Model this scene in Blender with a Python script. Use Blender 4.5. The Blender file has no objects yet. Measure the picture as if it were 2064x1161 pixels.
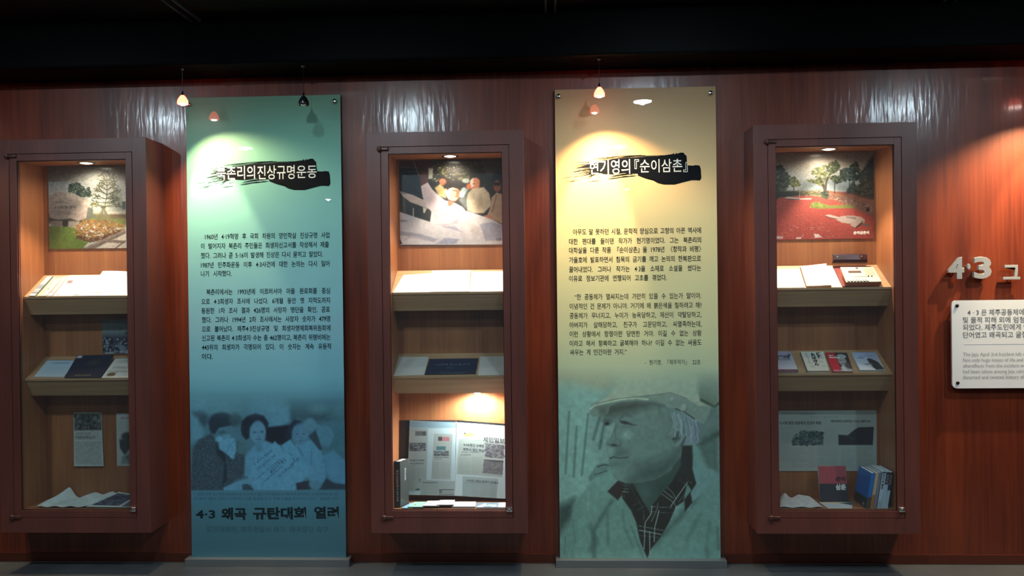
import bpy, bmesh, math, random
import numpy as np
from mathutils import Vector, Matrix
random.seed(4)
RNG = np.random.RandomState(7)
SC = bpy.context.scene
COL = SC.collection

# ------------------------------------------------------------------ camera
YAW, PITCH, ROLL, FPX = 0.0412, -0.0043, -0.0118, 1554.0
EYE = np.array([0.0, -4.0, 1.448])
def _basis():
    cy, sy, cp, sp, cr, sr = math.cos(YAW), math.sin(YAW), math.cos(PITCH), math.sin(PITCH), math.cos(ROLL), math.sin(ROLL)
    r = np.array([cy, sy, 0]); f = np.array([-sy*cp, cy*cp, sp]); u = np.cross(r, f)
    return cr*r+sr*u, f, -sr*r+cr*u
CR, CF, CU = _basis()
cd = bpy.data.cameras.new('camera'); cam = bpy.data.objects.new('camera', cd); COL.objects.link(cam)
cd.sensor_width = 36; cd.lens = 36*FPX/2064; cd.clip_start = .05
m = Matrix.Identity(4)
for i in range(3):
    m[i][0], m[i][1], m[i][2], m[i][3] = CR[i], CU[i], -CF[i], EYE[i]
cam.matrix_world = m
SC.camera = cam
SC.view_settings.view_transform = 'Standard'; SC.view_settings.look = 'None'
SC.view_settings.gamma = 1; SC.view_settings.use_curve_mapping = False
SC.view_settings.exposure = 0.22

# ------------------------------------------------------------------ world (a closed, unlit room around)
w = bpy.data.worlds.new('world'); SC.world = w; w.use_nodes = True
w.node_tree.nodes['Background'].inputs[0].default_value = (.004, .005, .006, 1)

# ------------------------------------------------------------------ light levels
LV = dict(row_a=42, row_b=20, row_c=8, front=19, pend_wide=42, pend_core=56, case=46, case_low=31)
COOL = (.72, .92, 1.0); WARM = (1.0, .74, .40); CASEC = (1.0, .80, .58)

def project(P):
    d = np.asarray(P, float)-EYE
    z = d@CF
    return 1032+FPX*(d@CR)/z, 580.5-FPX*(d@CU)/z
def at(u, v, Y):                                   # point of the vertical plane y = Y seen there
    d = CF+(u-1032)/FPX*CR-(v-580.5)/FPX*CU
    return EYE+d*((Y-EYE[1])/d[1])

# ------------------------------------------------------------------ materials
def lin(c):
    c = np.asarray(c, float)/255
    return np.where(c <= .04045, c/12.92, ((c+.055)/1.055)**2.4)
MATS = {}
def mat(name, col=(.5, .5, .5), rough=.5, metal=0, coat=0, coat_r=.03, emit=None, es=0, spec=.5):
    if name in MATS: return MATS[name]
    m = bpy.data.materials.new(name); m.use_nodes = True
    b = m.node_tree.nodes['Principled BSDF']
    b.inputs['Base Color'].default_value = (*col, 1); b.inputs['Roughness'].default_value = rough
    b.inputs['Metallic'].default_value = metal; b.inputs['Coat Weight'].default_value = coat
    b.inputs['Coat Roughness'].default_value = coat_r; b.inputs['Specular IOR Level'].default_value = spec
    if emit: b.inputs['Emission Color'].default_value = (*emit, 1); b.inputs['Emission Strength'].default_value = es
    MATS[name] = m; return m
def nodes(m):
    nt = m.node_tree; b = nt.nodes['Principled BSDF']
    return nt, b, (lambda t: nt.nodes.new(t)), nt.links.new
def wood(name, c1, c2, rough=.35, coat=0., coat_r=.1, axis='Z', bump=.1, scale=1., wavy=0.):
    m = mat(name, c1, rough, 0, coat, coat_r); nt, b, N, L = nodes(m)
    tc = N('ShaderNodeTexCoord')
    def stretched(sx, sz, det=4):
        mp = N('ShaderNodeMapping')
        mp.inputs['Scale'].default_value = (sx*scale, sx*scale, sz*scale) if axis == 'Z' else (sz*scale, sx*scale, sx*scale)
        nz = N('ShaderNodeTexNoise'); nz.inputs['Detail'].default_value = det; nz.inputs['Scale'].default_value = 1
        L(tc.outputs['Object'], mp.inputs[0]); L(mp.outputs[0], nz.inputs['Vector']); return nz
    g1, g2, g3 = stretched(60, 2.2), stretched(9, .9, 3), stretched(2.2, .8, 2)
    mx = N('ShaderNodeMath'); mx.operation = 'MULTIPLY_ADD'; mx.inputs[1].default_value = .45
    L(g1.outputs[0], mx.inputs[0])
    m2 = N('ShaderNodeMath'); m2.operation = 'MULTIPLY'; m2.inputs[1].default_value = .55; L(g2.outputs[0], m2.inputs[0]); L(m2.outputs[0], mx.inputs[2])
    rp = N('ShaderNodeValToRGB'); rp.color_ramp.elements[0].position = .35; rp.color_ramp.elements[1].position = .65
    rp.color_ramp.elements[0].color = (*c1, 1); rp.color_ramp.elements[1].color = (*c2, 1)
    L(mx.outputs[0], rp.inputs[0])
    hs = N('ShaderNodeHueSaturation'); mr = N('ShaderNodeMapRange')
    mr.inputs['From Min'].default_value = .3; mr.inputs['From Max'].default_value = .7
    mr.inputs['To Min'].default_value = .8; mr.inputs['To Max'].default_value = 1.2
    L(g3.outputs[0], mr.inputs[0]); L(mr.outputs[0], hs.inputs['Value']); L(rp.outputs[0], hs.inputs['Color'])
    L(hs.outputs[0], b.inputs['Base Color'])
    bp = N('ShaderNodeBump'); bp.inputs['Strength'].default_value = bump; bp.inputs['Distance'].default_value = .002
    L(g1.outputs[0], bp.inputs['Height']); L(bp.outputs[0], b.inputs['Normal'])
    if wavy:
        w1 = stretched(30, 5, 3)
        bc = N('ShaderNodeBump'); bc.inputs['Strength'].default_value = wavy; bc.inputs['Distance'].default_value = .006
        L(w1.outputs[0], bc.inputs['Height']); L(bc.outputs[0], b.inputs['Coat Normal'])
    return m
WALLW = wood('red_varnished_wood', (.105, .015, .006), (.235, .040, .012), .42, .55, .16, bump=.15, wavy=.38)
CASEW = wood('case_wood', (.115, .034, .026), (.165, .044, .032), .45, .15, .28, bump=.1, scale=1.4)
LINEW = wood('case_lining_wood', (.24, .078, .026), (.36, .138, .048), .5, .15, .2, bump=.08, scale=1.2)
SHELFW = wood('maple_shelf_wood', (.31, .175, .085), (.44, .275, .14), .45, .1, .2, axis='X', bump=.05, scale=1.2)
BLACKC = mat('black_ceiling_paint', (.0015, .0018, .003), .6, spec=.1)
SOFM = mat('black_soffit_gloss', (.0015, .0016, .002), .5, spec=.05)
ROOMM = mat('dark_room_wall', (.03, .03, .034), .7)
CHROME = mat('chrome', (.75, .76, .78), .15, 1)
STEEL = mat('brushed_steel', (.34, .36, .37), .42, .75)
RAILM = mat('grey_ceiling_rail', (.10, .12, .13), .35, .3)
BLACKM = mat('black_metal', (.01, .01, .011), .22, .2, .6)
INK = mat('black_ink', (.005, .006, .009), .7, spec=.1)
INKT = mat('teal_black_ink', (.012, .03, .04), .7, spec=.1)
INKG = mat('faded_teal_ink', (.05, .14, .17), .6)
INKW = mat('white_ink', (.80, .80, .76), .6)
INKGREY = mat('grey_ink', (.10, .11, .12), .6)
INKLG = mat('light_grey_ink', (.30, .31, .33), .6)
GOLD = mat('dull_gold_ink', (.34, .26, .13), .4, .4)
LETM = mat('brushed_letter_metal', (.46, .48, .50), .38, .35)
PLQM = mat('white_plaque', (.74, .78, .82), .35, 0, .2, .1)
DKSCR = mat('dark_bronze_screw', (.05, .035, .03), .3, .8)
HINGEM = mat('bronze_hinge', (.10, .04, .032), .35, .3)
GASK = mat('black_gasket', (.008, .007, .007), .5)
def floor_mat():
    m = mat('grey_granite', (.1, .1, .1), .38); nt, b, N, L = nodes(m)
    tc = N('ShaderNodeTexCoord'); n1 = N('ShaderNodeTexNoise'); n1.inputs['Scale'].default_value = 160; n1.inputs['Detail'].default_value = 3
    n2 = N('ShaderNodeTexNoise'); n2.inputs['Scale'].default_value = 3.; L(tc.outputs['Object'], n1.inputs['Vector']); L(tc.outputs['Object'], n2.inputs['Vector'])
    rp = N('ShaderNodeValToRGB'); rp.color_ramp.elements[0].position = .35; rp.color_ramp.elements[1].position = .68
    rp.color_ramp.elements[0].color = (.04, .044, .05, 1); rp.color_ramp.elements[1].color = (.14, .148, .155, 1)
    ad = N('ShaderNodeMath'); ad.operation = 'MULTIPLY_ADD'; ad.inputs[1].default_value = .35; L(n2.outputs[0], ad.inputs[0])
    mu = N('ShaderNodeMath'); mu.operation = 'MULTIPLY'; mu.inputs[1].default_value = .65; L(n1.outputs[0], mu.inputs[0]); L(mu.outputs[0], ad.inputs[2])
    L(ad.outputs[0], rp.inputs[0]); L(rp.outputs[0], b.inputs['Base Color']); return m
FLOORM = floor_mat()
def clear_mat(name, tint=(1, 1, 1), rough=.0, dust=0., ior=1.49):
    m = bpy.data.materials.new(name); m.use_nodes = True; nt = m.node_tree
    for n in list(nt.nodes): nt.nodes.remove(n)
    o = nt.nodes.new('ShaderNodeOutputMaterial'); t = nt.nodes.new('ShaderNodeBsdfTransparent'); g = nt.nodes.new('ShaderNodeBsdfGlossy')
    t.inputs[0].default_value = (*tint, 1); g.inputs['Roughness'].default_value = rough
    f = nt.nodes.new('ShaderNodeFresnel'); f.inputs[0].default_value = ior
    ge = nt.nodes.new('ShaderNodeNewGeometry'); sb = nt.nodes.new('ShaderNodeMath'); sb.operation = 'SUBTRACT'; sb.inputs[0].default_value = 1; nt.links.new(ge.outputs['Backfacing'], sb.inputs[1])
    mu = nt.nodes.new('ShaderNodeMath'); mu.operation = 'MULTIPLY'; nt.links.new(f.outputs[0], mu.inputs[0]); nt.links.new(sb.outputs[0], mu.inputs[1])      # one reflection per pane, from its outer face
    mx = nt.nodes.new('ShaderNodeMixShader'); nt.links.new(mu.outputs[0], mx.inputs[0]); nt.links.new(t.outputs[0], mx.inputs[1]); nt.links.new(g.outputs[0], mx.inputs[2])
    last = mx
    if dust:
        d = nt.nodes.new('ShaderNodeBsdfDiffuse'); d.inputs[0].default_value = (.8, .85, .9, 1)
        m2 = nt.nodes.new('ShaderNodeMixShader'); m2.inputs[0].default_value = dust
        nt.links.new(mx.outputs[0], m2.inputs[1]); nt.links.new(d.outputs[0], m2.inputs[2]); last = m2
    nt.links.new(last.outputs[0], o.inputs[0]); MATS[name] = m; return m
GLASS = clear_mat('door_glass', (.96, .98, .98), dust=.012)
ACRYL = clear_mat('clear_acrylic', (.985, .99, .99), rough=.003, dust=.0)
def print_mat(name, rough=.55, coat=0., coat_r=.05):
    m = mat(name, (.8, .8, .8), rough, 0, coat, coat_r); nt, b, N, L = nodes(m)
    a = N('ShaderNodeAttribute'); a.attribute_name = 'Print'; L(a.outputs['Color'], b.inputs['Base Color']); return m
PRINT = print_mat('printed_matte'); PHOTO = print_mat('printed_photo_gloss', .4, .35, .12); PAPER = print_mat('printed_paper', .8)

# ------------------------------------------------------------------ object helpers
def mesh_obj(name, me, m, parent=None):
    o = bpy.data.objects.new(name, me); COL.objects.link(o)
    if m is not None: me.materials.append(m)
    if parent is not None:
        o.parent = parent; o.matrix_parent_inverse = Matrix.Translation(parent.location).inverted() if parent.type == 'EMPTY' else parent.matrix_parent_inverse @ Matrix.Identity(4)
        if parent.type != 'EMPTY': o.matrix_parent_inverse = Matrix.Identity(4)
    return o
def obj(name, bm, m, parent=None, smooth=False):
    me = bpy.data.meshes.new(name); bm.normal_update(); bm.to_mesh(me); bm.free()
    if smooth:
        for p in me.polygons: p.use_smooth = True
    return mesh_obj(name, me, m, parent)
def thing(name, label, cat, loc=(0, 0, 0), group=None):
    o = bpy.data.objects.new(name, None); COL.objects.link(o); o.location = loc; o.empty_display_size = .05
    o['label'] = label; o['category'] = cat
    if group: o['group'] = group
    return o
def tag(o, label, cat, group=None):
    o['label'] = label; o['category'] = cat
    if group: o['group'] = group
    return o
def struct(o): o['kind'] = 'structure'; return o
def box(bm, x0, x1, y0, y1, z0, z1, bev=0):
    vs = [bm.verts.new(p) for p in ((x0, y0, z0), (x1, y0, z0), (x1, y1, z0), (x0, y1, z0), (x0, y0, z1), (x1, y0, z1), (x1, y1, z1), (x0, y1, z1))]
    fs = [bm.faces.new([vs[i] for i in q]) for q in ((0, 3, 2, 1), (4, 5, 6, 7), (0, 1, 5, 4), (1, 2, 6, 5), (2, 3, 7, 6), (3, 0, 4, 7))]
    if bev:
        es = list({e for f in fs for e in f.edges})
        bmesh.ops.bevel(bm, geom=es, offset=bev, segments=2, affect='EDGES', profile=.6)
def bx(name, m, parent, *a, bev=0):
    bm = bmesh.new(); box(bm, *a, bev=bev); return obj(name, bm, m, parent)
def lathe(bm, prof, c, n=20, axis=(0, 0, -1), caps=True):
    ax = Vector(axis).normalized(); t = Vector((1, 0, 0)) if abs(ax.x) < .9 else Vector((0, 1, 0))
    e1 = ax.cross(t).normalized(); e2 = ax.cross(e1); rings = []
    for r, h in prof:
        rings.append([bm.verts.new(Vector(c)+ax*h+(e1*math.cos(k*2*math.pi/n)+e2*math.sin(k*2*math.pi/n))*max(r, 1e-5)) for k in range(n)])
    for a, b in zip(rings, rings[1:]):
        for k in range(n): bm.faces.new((a[k], a[(k+1) % n], b[(k+1) % n], b[k]))
    if caps: bm.faces.new(rings[0][::-1]); bm.faces.new(rings[-1])
def prism_x(bm, prof, x0, x1):
    a = [bm.verts.new((x0, y, z)) for y, z in prof]; b = [bm.verts.new((x1, y, z)) for y, z in prof]
    bm.faces.new(a); bm.faces.new(b[::-1]); n = len(prof)
    for i in range(n): bm.faces.new((a[i], b[i], b[(i+1) % n], a[(i+1) % n]))
    bmesh.ops.recalc_face_normals(bm, faces=bm.faces)
def spot(name, parent, loc, target, power, angle, blend, col, r=.02):
    l = bpy.data.lights.new(name, 'SPOT'); l.energy = power; l.spot_size = math.radians(angle); l.spot_blend = blend; l.color = col; l.shadow_soft_size = r
    o = bpy.data.objects.new(name, l); COL.objects.link(o)
    d = Vector(target)-Vector(loc); R = d.to_track_quat('-Z', 'Y').to_matrix().to_4x4()
    M = Matrix.Translation(loc)@R
    o.parent = parent; o.matrix_parent_inverse = Matrix.Translation(parent.location).inverted(); o.matrix_basis = M
    return o

# ------------------------------------------------------------------ printing: colours laid on a fine grid
class Paint:
    def __init__(s, U, V, base):
        s.U, s.V = U, V; s.C = np.empty(U.shape+(3,)); s.C[:] = base; s.org = (0, 0, 1.)
    def f(s, pts): ox, oy, k = s.org; return [(ox+a*k, oy+b*k) for a, b in pts]
    def box_(s, p, pad):
        xs = [q[0] for q in p]; ys = [q[1] for q in p]
        return np.nonzero((s.U > min(xs)-pad) & (s.U < max(xs)+pad) & (s.V > min(ys)-pad) & (s.V < max(ys)+pad))
    def mix(s, ix, mk, col):
        mk = np.clip(mk, 0, 1)[:, None]; c = np.asarray(col, float); s.C[ix] = s.C[ix]*(1-mk)+c*mk
    def poly(s, pts, col, soft=2., a=1.):
        p = s.f(pts); soft = max(soft*s.org[2], .01); ix = s.box_(p, soft)
        x, y = s.U[ix], s.V[ix]
        if len(x) == 0: return
        d = np.full(x.shape, 1e9); ins = np.zeros(x.shape, bool)
        for i in range(len(p)):
            x0, y0 = p[i-1]; x1, y1 = p[i]; ex, ey = x1-x0, y1-y0
            t = np.clip(((x-x0)*ex+(y-y0)*ey)/(ex*ex+ey*ey+1e-9), 0, 1)
            d = np.minimum(d, (x-x0-t*ex)**2+(y-y0-t*ey)**2)
            if ey != 0: ins ^= ((y0 > y) != (y1 > y)) & (x < (y-y0)*ex/ey+x0)
        d = np.sqrt(d)*np.where(ins, 1, -1)
        s.mix(ix, (d/soft*.5+.5)*a, col)
    def ell(s, cx, cy, rx, ry, col, soft=.2, a=1., rot=0.):
        (px, py), = s.f([(cx, cy)]); k = s.org[2]; rx *= k; ry *= k; R = max(rx, ry)*(1+soft)+1
        ix = s.box_([(px-R, py-R), (px+R, py+R)], 0); x, y = s.U[ix]-px, s.V[ix]-py
        c, n = math.cos(rot), math.sin(rot); q = np.sqrt(((x*c+y*n)/rx)**2+((-x*n+y*c)/ry)**2)
        s.mix(ix, (1+soft-q)/(2*soft)*a, col)
    def line(s, pts, w, col, soft=2., a=1.):
        p = s.f(pts); k = s.org[2]; w = w*k/2; soft = max(soft*k, .01); ix = s.box_(p, w+soft); x, y = s.U[ix], s.V[ix]
        if len(x) == 0: return
        d = np.full(x.shape, 1e9)
        for (x0, y0), (x1, y1) in zip(p, p[1:]):
            ex, ey = x1-x0, y1-y0; t = np.clip(((x-x0)*ex+(y-y0)*ey)/(ex*ex+ey*ey+1e-9), 0, 1)
            d = np.minimum(d, (x-x0-t*ex)**2+(y-y0-t*ey)**2)
        s.mix(ix, (w+soft/2-np.sqrt(d))/soft*a, col)
    def rect(s, x0, y0, x1, y1, col, soft=1., a=1.): s.poly([(x0, y0), (x1, y0), (x1, y1), (x0, y1)], col, soft, a)
    def noise(s, sx, sy, seed=0):
        r = np.random.RandomState(seed); g = r.rand(97, 97); X = (s.U/sx+1000) % 96; Y = (s.V/sy+1000) % 96
        i, j = X.astype(int), Y.astype(int); fx, fy = X-i, Y-j; fx = fx*fx*(3-2*fx); fy = fy*fy*(3-2*fy)
        return (g[j, i]*(1-fx)+g[j, i+1]*fx)*(1-fy)+(g[j+1, i]*(1-fx)+g[j+1, i+1]*fx)*fy
    def grain(s, amp, sx=3, sy=3, seed=1, region=None):
        n = (s.noise(sx, sy, seed)-.5)*2*amp
        if region is not None: n = n*region
        s.C *= (1+n)[..., None]
    def mask(s, pts, soft=2.):
        t = Paint(s.U, s.V, 0.); t.org = s.org; t.poly(pts, (1, 1, 1), soft); return t.C[..., 0]
    def blobs(s, pts, n, r, cols, seed=0, a=.9, asp=.6):
        rr = random.Random(seed)
        xs = [q[0] for q in pts]; ys = [q[1] for q in pts]; k = 0; tries = 0
        while k < n and tries < n*20:
            tries += 1; x, y = rr.uniform(min(xs), max(xs)), rr.uniform(min(ys), max(ys)); ins = False
            for i in range(len(pts)):
                x0, y0 = pts[i-1]; x1, y1 = pts[i]
                if (y0 > y) != (y1 > y) and x < (y-y0)*(x1-x0)/(y1-y0)+x0: ins = not ins
            if ins: s.ell(x, y, r*rr.uniform(.5, 1.3), r*asp*rr.uniform(.5, 1.3), rr.choice(cols), .35, a, rr.uniform(-.6, .6)); k += 1
    def textlines(s, x0, y0, x1, y1, n, col, a=.6, seed=0, fill=.55):
        rr = random.Random(seed); h = (y1-y0)/n
        for i in range(n):
            x = x0; y = y0+(i+.5)*h
            end = x1 if rr.random() < .85 else x0+(x1-x0)*rr.uniform(.4, .9)
            while x < end:
                wd = rr.uniform(.03, .09)*(x1-x0)+h*.6
                s.rect(x, y-h*fill/2, min(x+wd, end), y+h*fill/2, col, h*.35, a*rr.uniform(.6, 1.)); x += wd+h*.45

def sheet(name, P4, th=.0006, paint=None, base=(245, 245, 242), n=(2, 2), px=False, curl=None, edge=None, m=None, parent=None, gain=1.):
    """P4 = corners bottom-left, bottom-right, top-right, top-left; a printed slab with real thickness behind its face."""
    BL, BR, TR, TL = [np.asarray(p, float) for p in P4]; nx, ny = n
    s, t = np.meshgrid(np.linspace(0, 1, nx), np.linspace(0, 1, ny)); S, T = s[..., None], t[..., None]
    P = BL*(1-S)*(1-T)+BR*S*(1-T)+TR*S*T+TL*(1-S)*T
    nr = np.cross(BR-BL, TL-BL); nr /= np.linalg.norm(nr)
    if curl is not None: P = P+nr*curl(s, t)[..., None]
    if px: U, V = project(P)
    else: U, V = s*100, (1-t)*100
    pt = Paint(U, V, np.asarray(base, float))
    if paint: paint(pt)
    Cc = np.clip(lin(np.clip(pt.C, 0, 255))*gain, 0, .9)
    F = P+nr*th; N = nx*ny
    verts = np.concatenate([F.reshape(-1, 3), P.reshape(-1, 3)])
    ecol = lin(np.asarray(edge if edge is not None else (235, 235, 230)))
    ecol = np.broadcast_to(ecol, (N, 3))
    cols = np.concatenate([Cc.reshape(-1, 3), ecol])
    i = np.arange(N).reshape(ny, nx); a, b, c, d = i[:-1, :-1], i[:-1, 1:], i[1:, 1:], i[1:, :-1]
    top = np.stack([a, b, c, d], -1).reshape(-1, 4)
    rim = np.concatenate([i[0, :], i[1:, -1], i[-1, -2::-1], i[-2:0:-1, 0]])
    # rim and back get vertices of their own so the print's colours stay on the face
    k = len(rim); rv = verts[rim]; rb = verts[rim+N]
    verts = np.concatenate([F.reshape(-1, 3), P.reshape(-1, 3), rv, rb]); e0 = np.broadcast_to(ecol[0], (2*k, 3))
    cols = np.concatenate([cols, e0])
    j = np.arange(k); j2 = (j+1) % k
    side = np.stack([2*N+j, 2*N+k+j, 2*N+k+j2, 2*N+j2], -1)
    faces = np.concatenate([top, top[:, ::-1]+N, side])
    me = bpy.data.meshes.new(name); me.vertices.add(len(verts)); me.vertices.foreach_set('co', verts.astype(np.float32).ravel())
    me.loops.add(faces.size); me.loops.foreach_set('vertex_index', faces.astype(np.int32).ravel())
    me.polygons.add(len(faces)); me.polygons.foreach_set('loop_start', np.arange(0, faces.size, 4, dtype=np.int32))
    me.update(calc_edges=True)
    at_ = me.attributes.new('Print', 'FLOAT_COLOR', 'POINT')
    at_.data.foreach_set('color', np.concatenate([cols, np.ones((len(cols), 1))], 1).astype(np.float32).ravel())
    me.validate()
    return mesh_obj(name, me, m or PAPER, parent)

# ------------------------------------------------------------------ lettering
_fc = bpy.data.curves.new('lettering_source', 'FONT'); _fo = bpy.data.objects.new('lettering_source', _fc)
_sc2 = bpy.data.scenes.new('lettering_workshop'); _sc2.collection.objects.link(_fo)
def glyphs(s, bold=0., ws=1., cs=1., shear=0., extrude=0., bev=0.):
    _fc.body = s; _fc.size = 1; _fc.offset = bold; _fc.space_word = ws; _fc.space_character = cs; _fc.shear = shear; _fc.resolution_u = 3
    _fc.extrude = extrude; _fc.bevel_depth = bev; _fc.bevel_resolution = 0
    _sc2.view_layers[0].update()
    me = bpy.data.meshes.new_from_object(_fo.evaluated_get(_sc2.view_layers[0].depsgraph))
    v = np.empty(len(me.vertices)*3); me.vertices.foreach_get('co', v); v = v.reshape(-1, 3)
    f = [tuple(p.vertices) for p in me.polygons]; bpy.data.meshes.remove(me); return v, f
def write(name, P4, lines, m, parent, lift=.0004, vertical=False):
    """lines = (string, x0, x1, y, size, bold[, justify]) in units of the sheet: x, y in metres from its top-left corner."""
    BL, BR, TR, TL = [np.asarray(p, float) for p in P4]; ex = (TR-TL)/np.linalg.norm(TR-TL); ey = (TL-BL)/np.linalg.norm(TL-BL); nr = np.cross(ex, ey); nr /= np.linalg.norm(nr)
    AV, AF, off = [], [], 0
    for ln in lines:
        s, x0, x1, y, size, bold = ln[:6]; just = len(ln) > 6 and ln[6]
        v, f = glyphs(s, bold)
        if len(v) == 0: continue
        W = None if x1 is None else (x1-x0)/size
        if just and ' ' in s and W:
            kx = just; w1 = np.ptp(v[:, 0]); v2, _ = glyphs(s, bold, 2.); w2 = np.ptp(v2[:, 0])
            ws = max(.4, 1+(W/kx-w1)/(w2-w1)); v, f = glyphs(s, bold, ws)
        x = v[:, 0]-v[:, 0].min()
        if W: x = x*(W/max(x.max(), 1e-6))
        px, py = x0+x*size, -(y)+(v[:, 1]-.36)*size
        P = TL+px[:, None]*ex+py[:, None]*ey+nr*lift+nr*(v[:, 2]*size)[:, None]
        AV.append(P); AF += [tuple(i+off for i in q) for q in f]; off += len(P)
    me = bpy.data.meshes.new(name); me.from_pydata(np.concatenate(AV).tolist(), [], AF); me.update()
    return mesh_obj(name, me, m, parent)

# ================================================================== the setting
def wall_with_openings():
    bm = bmesh.new()
    def strip(x0, x1, z0, z1): box(bm, x0, x1, 0, .06, z0, z1)
    xs = [-7.0]
    for c in CASEX: xs += [c+.05, c+.733]
    xs.append(7.0)
    for i in range(0, len(xs), 2): strip(xs[i], xs[i+1], 0, 2.9)
    for c in CASEX: strip(c+.05, c+.733, 0, .26); strip(c+.05, c+.733, 2.16, 2.9)
    bmesh.ops.remove_doubles(bm, verts=bm.verts, dist=1e-4)
    o = obj('wall_front', bm, WALLW); return struct(o)
CASEX = (-2.7835, -.8759, 1.0312)
wall_with_openings()
struct(bx('floor', FLOORM, None, -7, 7, -10, .06, -.1, 0))
struct(bx('ceiling', BLACKC, None, -7, 7, -10, -.27, 2.77, 2.9))
struct(bx('wall_left', ROOMM, None, -7.1, -7, -10, .06, 0, 2.9))
struct(bx('wall_right', ROOMM, None, 7, 7.1, -10, .06, 0, 2.9))
struct(bx('wall_back', ROOMM, None, -7, 7, -10.1, -10, 0, 2.9))
bm = bmesh.new(); box(bm, -7, 7, -.27, 0, 2.548, 2.9, bev=.012); struct(obj('soffit', bm, SOFM))
struct(bx('trim_1', mat('pale_sealant', (.35, .33, .31), .5), None, -7, 7, -.003, 0, 0, .004))
struct(bx('baseboard_front', mat('dark_red_skirting', (.10, .022, .012), .4), None, -7, 7, -.006, 0, .004, .05))
for k, x in enumerate((-5.3, -3.5, -1.72, .02, .22, 1.9, 3.7)):
    if k == 4: continue
    for d in (0, .045):
        struct(bx('trim_%d' % (2+k*2+(1 if d else 0)), RAILM, None, x+d, x+d+.009, -9.9, -.272, 2.757, 2.77))
struct(bx('trim_20', RAILM, None, -7, 7, -1.5, -1.49, 2.7575, 2.7695))

# ================================================================== wall panels
def title_brush(name, XL, P4, parent):
    """ink brush mark: solid body and dry-brush streaks, drawn on the left panel's layout"""
    k, ox, oy = .1502, 380, 310
    def cv(p):
        w_ = at(ox+p[0]*k, oy+p[1]*k, -.031); return (w_[0]-LX+XL+(0 if XL == LX else -.019), w_[2]-(0 if XL == LX else .004))
    polys = [[(560, 200), (760, 150), (1000, 130), (1300, 118), (1530, 85), (1545, 70), (1560, 92), (1580, 68), (1600, 90), (1630, 66), (1650, 88), (1672, 66), (1690, 90), (1712, 110), (1716, 170), (1720, 232),
              (1790, 238), (1830, 230), (1880, 236), (1896, 280), (1894, 330), (1904, 400), (1885, 435), (1850, 432), (1780, 430), (1680, 455), (1560, 488), (1420, 488), (1340, 468), (1285, 435), (1290, 416), (1180, 408), (1090, 372), (1080, 345),
              (900, 335), (760, 355), (640, 350), (560, 320), (500, 300), (520, 250)]]
    rr = random.Random(3)
    def streak(x0, x1, y0, y1, wd, bend=-12):
        n = 7; up, dn = [], []
        for i in range(n+1):
            t = i/n; x = x0+(x1-x0)*t; y = y0+(y1-y0)*t+bend*math.sin(t*math.pi)+rr.uniform(-2, 2); h = wd*(.15+.85*math.sin(min(1, t*1.4+.1)*math.pi*.5))*rr.uniform(.6, 1.2)*(.3 if i == 0 else 1)
            up.append((x, y-h)); dn.append((x, y+h))
        polys.append(up+dn[::-1])
    for q in range(46):
        y = rr.uniform(185, 370); x0 = rr.uniform(165, 420)+abs(y-280)*.6
        streak(x0, rr.uniform(560, 800), y+(y-280)*.25+rr.uniform(10, 30), 235+(y-280)*.55+40, rr.uniform(2.5, 7))
    for q in range(12):
        y = rr.uniform(112, 160); streak(rr.uniform(420, 620), rr.uniform(900, 1500), y+40, y-18-rr.uniform(0, 12)+14, rr.uniform(2, 5))
    for q in range(9):
        y = rr.uniform(355, 400); streak(rr.uniform(660, 800), rr.uniform(950, 1120), y+22, y-24, rr.uniform(2.5, 6), -4)
    for q in range(16):
        y = rr.uniform(370, 455); x = rr.uniform(100, 560); streak(x, x+rr.uniform(50, 160), y+8, y-14, rr.uniform(1.2, 2.6), -2)
    bm = bmesh.new()
    for j, p in enumerate(polys):
        y = P4[3][1]-.0009-j*2e-6
        vs = [bm.verts.new((*[cv(q)[0]], y, cv(q)[1])) for q in p]
        try: bm.faces.new(vs)
        except ValueError: pass
    bmesh.ops.triangulate(bm, faces=bm.faces)
    for f in bm.faces:
        if f.normal.y > 0: f.normal_flip()
    return obj(name, bm, INK, parent)

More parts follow.
